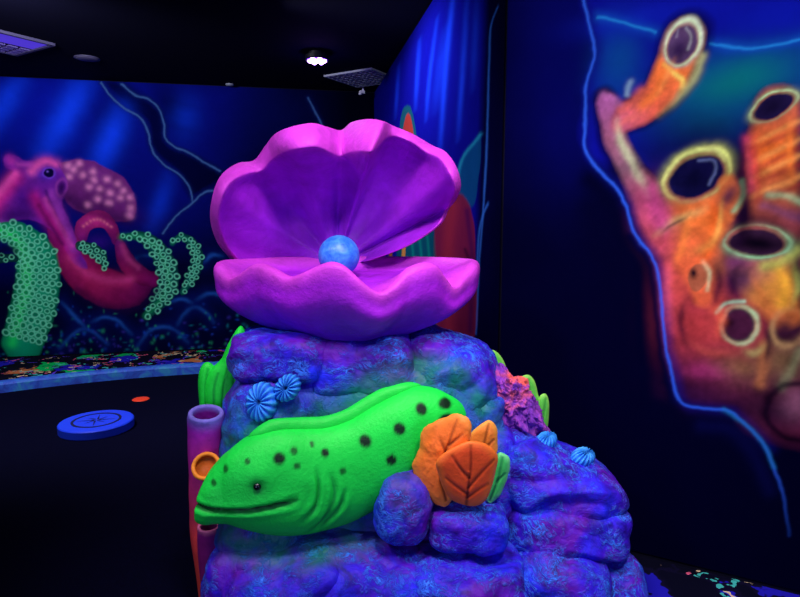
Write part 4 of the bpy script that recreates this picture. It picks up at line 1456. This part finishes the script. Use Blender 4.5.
# ------------------------------------------------------------------ things on the turf
M_disc = plain('blue_disc_paint', tuple(lin(24, 60, 225)), 0.5)
M_disc_line = plain('dark_disc_line', (0.003, 0.005, 0.05), 0.6)
dcx, dcy, zt = -2.20, 4.20, 0.004
dsc = thing('floor_disc', 'round bright blue raised disc with a dark star on the black turf', 'disc', (dcx, dcy, zt))
v, f = lathe(dcx, dcy, [(0.001, zt), (0.245, zt), (0.25, zt + .006), (0.25, zt + .056), (0.244, zt + .063), (0.235, zt + .065), (0.001, zt + .065)], 72)
mesh('disc_body', v, f, M_disc, dsc, smooth=False)
v, f = lathe(dcx, dcy, [(0.148, zt + .0655), (0.148, zt + .0675), (0.166, zt + .0675), (0.166, zt + .0655)], 72)
mesh('ring_mark', v, f, M_disc_line, dsc, smooth=False)
parts = []
for k in range(8):
    a_ = k * math.pi / 4 + .3
    L_ = 0.14 if k % 2 == 0 else 0.10
    tip = (dcx + L_ * math.cos(a_), dcy + L_ * math.sin(a_))
    l1 = (dcx + .024 * math.cos(a_ - .6), dcy + .024 * math.sin(a_ - .6))
    l2 = (dcx + .012 * math.cos(a_), dcy + .012 * math.sin(a_))
    pz = zt + .0668
    parts.append(([(l2[0], l2[1], pz), (l1[0], l1[1], pz), (tip[0], tip[1], pz)], [(0, 1, 2)]))
v, f = join(parts)
mesh('star_mark', v, f, M_disc_line, dsc, smooth=False)
M_red = plain('orange_red_paint', tuple(lin(235, 60, 30)), 0.5)
v, f = lathe(-2.19, 4.92, [(0.001, .004), (0.068, .004), (0.07, .006), (0.066, .010), (0.05, .012), (0.001, .013)], 48)
tag(mesh('red_marker', v, f, M_red, smooth=True), 'small flat orange-red marker on the black turf beyond the blue disc', 'marker')

# ------------------------------------------------------------------ ceiling fittings
AX = math.atan2(.854, .52)
ca_, sa_ = math.cos(AX), math.sin(AX)


def rb(cx, cy, a0, b0, sa, sb, z, sz):
    """box on the ceiling grid: offset (a0, b0) from (cx, cy) along the tile axes"""
    return box(cx + a0 * ca_ - b0 * sa_, cy + a0 * sa_ + b0 * ca_, z, sa, sb, sz, AX)


M_grey = plain('dim_grey_metal', (0.05, 0.045, 0.10), 0.5)
M_lens = plain('violet_lens', (0.05, 0.03, 0.2), 0.4, emit=(0.10, 0.05, 0.85), strength=0.62)  # violet emission added to the panel face
M_lens2 = plain('prismatic_lens', (0.10, 0.08, 0.25), 0.35, emit=(0.06, 0.035, 0.22), strength=0.22)
tcx, tcy = -3.52, 4.98
lt = thing('ceiling_troffer', 'rectangular glowing violet panel set in the ceiling at the left', 'ceiling light', (tcx, tcy, H))
fr_ = [rb(tcx, tcy, s * .6, 0, .03, .62, H - .012, .022) for s in (-1, 1)] + [rb(tcx, tcy, 0, s * .3, 1.2, .03, H - .012, .022) for s in (-1, 1)]
v, f = join(fr_)
mesh('frame', v, f, M_grey, lt, smooth=False)
v, f = rb(tcx, tcy, 0, -.14, 1.16, .26, H - .008, .012)
mesh('violet_tube_cover', v, f, M_lens, lt, smooth=False)
cells = [rb(tcx, tcy, -.55 + .1 * i, .06 + .07 * j, .075, .045, H - .013, .012) for i in range(12) for j in range(4)]
v, f = join(cells)
mesh('prismatic_lens', v, f, M_lens2, lt, smooth=False)

gx, gy = -0.38, 6.56
vt = thing('ceiling_vent', 'square perforated grey grille in the black ceiling beside the lamp', 'vent', (gx, gy, H))
fr_ = [rb(gx, gy, s * .29, 0, .014, .60, H - .01, .018) for s in (-1, 1)] + [rb(gx, gy, 0, s * .29, .58, .014, H - .01, .018) for s in (-1, 1)]
v, f = join(fr_)
M_grille = plain('grille_metal', (0.34, 0.36, 0.46), 0.5)
mesh('frame', v, f, M_grille, vt, smooth=False)
bars = []
rr_ = random.Random(3)
for i in range(8):
    for j in range(8):
        a0, b0 = -.28 + .07 * (i + .5), -.28 + .07 * (j + .5)
        bars.append(rb(gx, gy, a0, b0, .072, .012 + .022 * rr_.random(), H - .012, .014))
        bars.append(rb(gx, gy, a0, b0, .012 + .022 * rr_.random(), .072, H - .012, .014))
v, f = join(bars)
mesh('grille', v, f, M_grille, vt, smooth=False)

v, f = lathe(-2.90, 5.80, [(0.001, H - .014), (0.085, H - .014), (0.095, H - .010), (0.10, H - .001)], 40)
sp = thing('ceiling_speaker', 'round grey ceiling speaker right of the violet panel', 'speaker', (-2.90, 5.80, H))
mesh('speaker_grille', v, f, plain('speaker_grey', (0.10, 0.09, 0.17), 0.6), sp, smooth=True)
v, f = lathe(-2.90, 5.80, [(0.098, H - .010), (0.11, H - .008), (0.11, H - .001)], 40)
mesh('speaker_ring', v, f, M_grey, sp)
v, f = lathe(-1.88, 6.87, [(0.001, H - .022), (0.035, H - .02), (0.045, H - .012), (0.045, H - .001)], 32)
tag(mesh('smoke_detector', v, f, plain('detector_grey', (0.20, 0.22, 0.30), 0.5)), 'small pale disc detector on the ceiling by the octopus wall', 'detector')
sx_, sy_ = -0.42, 7.05
sd = thing('ceiling_sensor', 'tiny white bracket hanging from the ceiling beyond the square grille', 'sensor', (sx_, sy_, H))
M_wht = plain('white_plastic', (0.55, 0.55, 0.75), 0.4)
v, f = join([box(sx_, sy_, H - .02, .02, .02, .04), box(sx_ - .01, sy_ - .02, H - .055, .05, .05, .03, .5)])
mesh('mount', v, f, M_wht, sd, smooth=False)
v, f = lathe(sx_ - .03, sy_ - .03, [(0.001, H - .085), (0.018, H - .083), (0.02, H - .075), (0.016, H - .068), (0.001, H - .067)], 16)
mesh('sensor_head', v, f, M_wht, sd)

# LED black-light par lamp
lx, ly = -0.745, 5.62
lamp = thing('led_lamp', 'small round violet black-light lamp glowing on the ceiling', 'lamp', (lx, ly, H))
v, f = lathe(lx, ly, [(0.001, H - .001), (0.075, H - .001), (0.075, H - .02), (0.105, H - .028), (0.105, H - .062), (0.098, H - .068), (0.095, H - .06), (0.001, H - .058)], 40)
mesh('housing', v, f, M_black, lamp, smooth=False)
M_led = plain('violet_led', (0.5, 0.3, 1.0), 0.4, emit=(0.62, 0.30, 1.0), strength=9)
M_halo = plain('violet_lamp_halo', (0.1, 0.03, 0.4), 0.4, emit=(0.16, 0.03, 1.0), strength=0.7)
v, f = lathe(lx, ly, [(0.001, H - .064), (0.093, H - .064), (0.094, H - .060)], 40)
mesh('lens', v, f, M_halo, lamp)  # glowing disc added to give the lamp its violet halo
S6, F6 = cube_sphere(6)
for k in range(7):
    a_ = k * math.pi / 3
    r_ = 0 if k == 6 else .062
    mesh('led', S6 * np.array([.024, .024, .020]) + np.array([lx + r_ * math.cos(a_), ly + r_ * math.sin(a_), H - .074]), F6, M_led, lamp)

# ------------------------------------------------------------------ light
def light(kind, name, loc, energy, col, target=None, size=0.2, angle=120, blend=.6):
    d = bpy.data.lights.new(name, kind)
    d.energy = energy
    d.color = col
    if kind in ('POINT', 'SPOT'):
        d.shadow_soft_size = size
    if kind == 'SPOT':
        d.spot_size = math.radians(angle)
        d.spot_blend = blend
    o = bpy.data.objects.new(name, d)
    o.location = loc
    if target is not None:
        o.rotation_euler = (Vector(target) - Vector(loc)).to_track_quat('-Z', 'Y').to_euler()
    COL.objects.link(o)
    return o


VIO = (1.0, 0.84, 1.0)
light('SPOT', 'blacklight_over_clam', (-0.10, 1.25, 2.92), 180, VIO, (0.05, 2.35, 1.0), .22, 80, .6)
light('SPOT', 'blacklight_left', (-1.6, 1.0, 2.9), 115, (0.8, 0.75, 1.0), (0.0, 2.3, 0.9), .25, 70, .6)
light('SPOT', 'added_fill_low_right', (1.3, 0.3, 1.0), 34, (0.36, 0.38, 1.0), (0.1, 2.3, 0.7), .4, 80, .8)  # unseen blue fill, added low in front on the right
light('SPOT', 'added_fill_low_left', (-1.0, 0.2, 0.7), 38, (0.42, 0.42, 1.0), (0.0, 2.3, 0.8), .4, 70, .8)  # matching blue fill added near the floor on the left, no fixture there
light('SPOT', 'blacklight_octopus_wall', (-2.6, 3.6, 2.9), 400, (0.9, 0.9, 1.0), (-2.7, 6.0, 1.0), .2, 140, .6)
light('SPOT', 'blacklight_kelp_wall', (-0.9, 4.4, 2.85), 150, (0.9, 0.9, 1.0), (0.25, 4.6, 1.6), .2, 140, .6)
light('SPOT', 'blacklight_right_carpet', (1.0, 1.2, 2.9), 40, (0.95, 0.9, 1.0), (1.4, 2.2, 0.0), .2, 50, .7)
light('SPOT', 'blacklight_coral_wall', (0.75, 0.7, 2.85), 185, (0.95, 0.95, 1.0), (1.45, 2.4, 1.75), .2, 110, .6)
light('POINT', 'led_lamp_glow', (lx, ly, H - .16), 2.5, (0.25, 0.12, 1.0), None, .05)

w = bpy.data.worlds.new('room_dark')
scene.world = w
w.use_nodes = True
w.node_tree.nodes['Background'].inputs['Color'].default_value = (0.10, 0.10, 1.0, 1)
w.node_tree.nodes['Background'].inputs['Strength'].default_value = 0.075

cam = bpy.data.cameras.new('camera')
cam.sensor_fit = 'HORIZONTAL'
cam.sensor_width = 36
cam.lens = 36 * F / 800
cam.clip_start = 0.05
co = bpy.data.objects.new('camera', cam)
co.location = (0, 0, CAMZ)
co.rotation_euler = (math.pi / 2 - PITCH, 0, 0)
COL.objects.link(co)
scene.camera = co

vs = scene.view_settings
vs.view_transform = 'Standard'
vs.look = 'None'
vs.exposure = 0.0
vs.gamma = 1.0
vs.use_curve_mapping = False
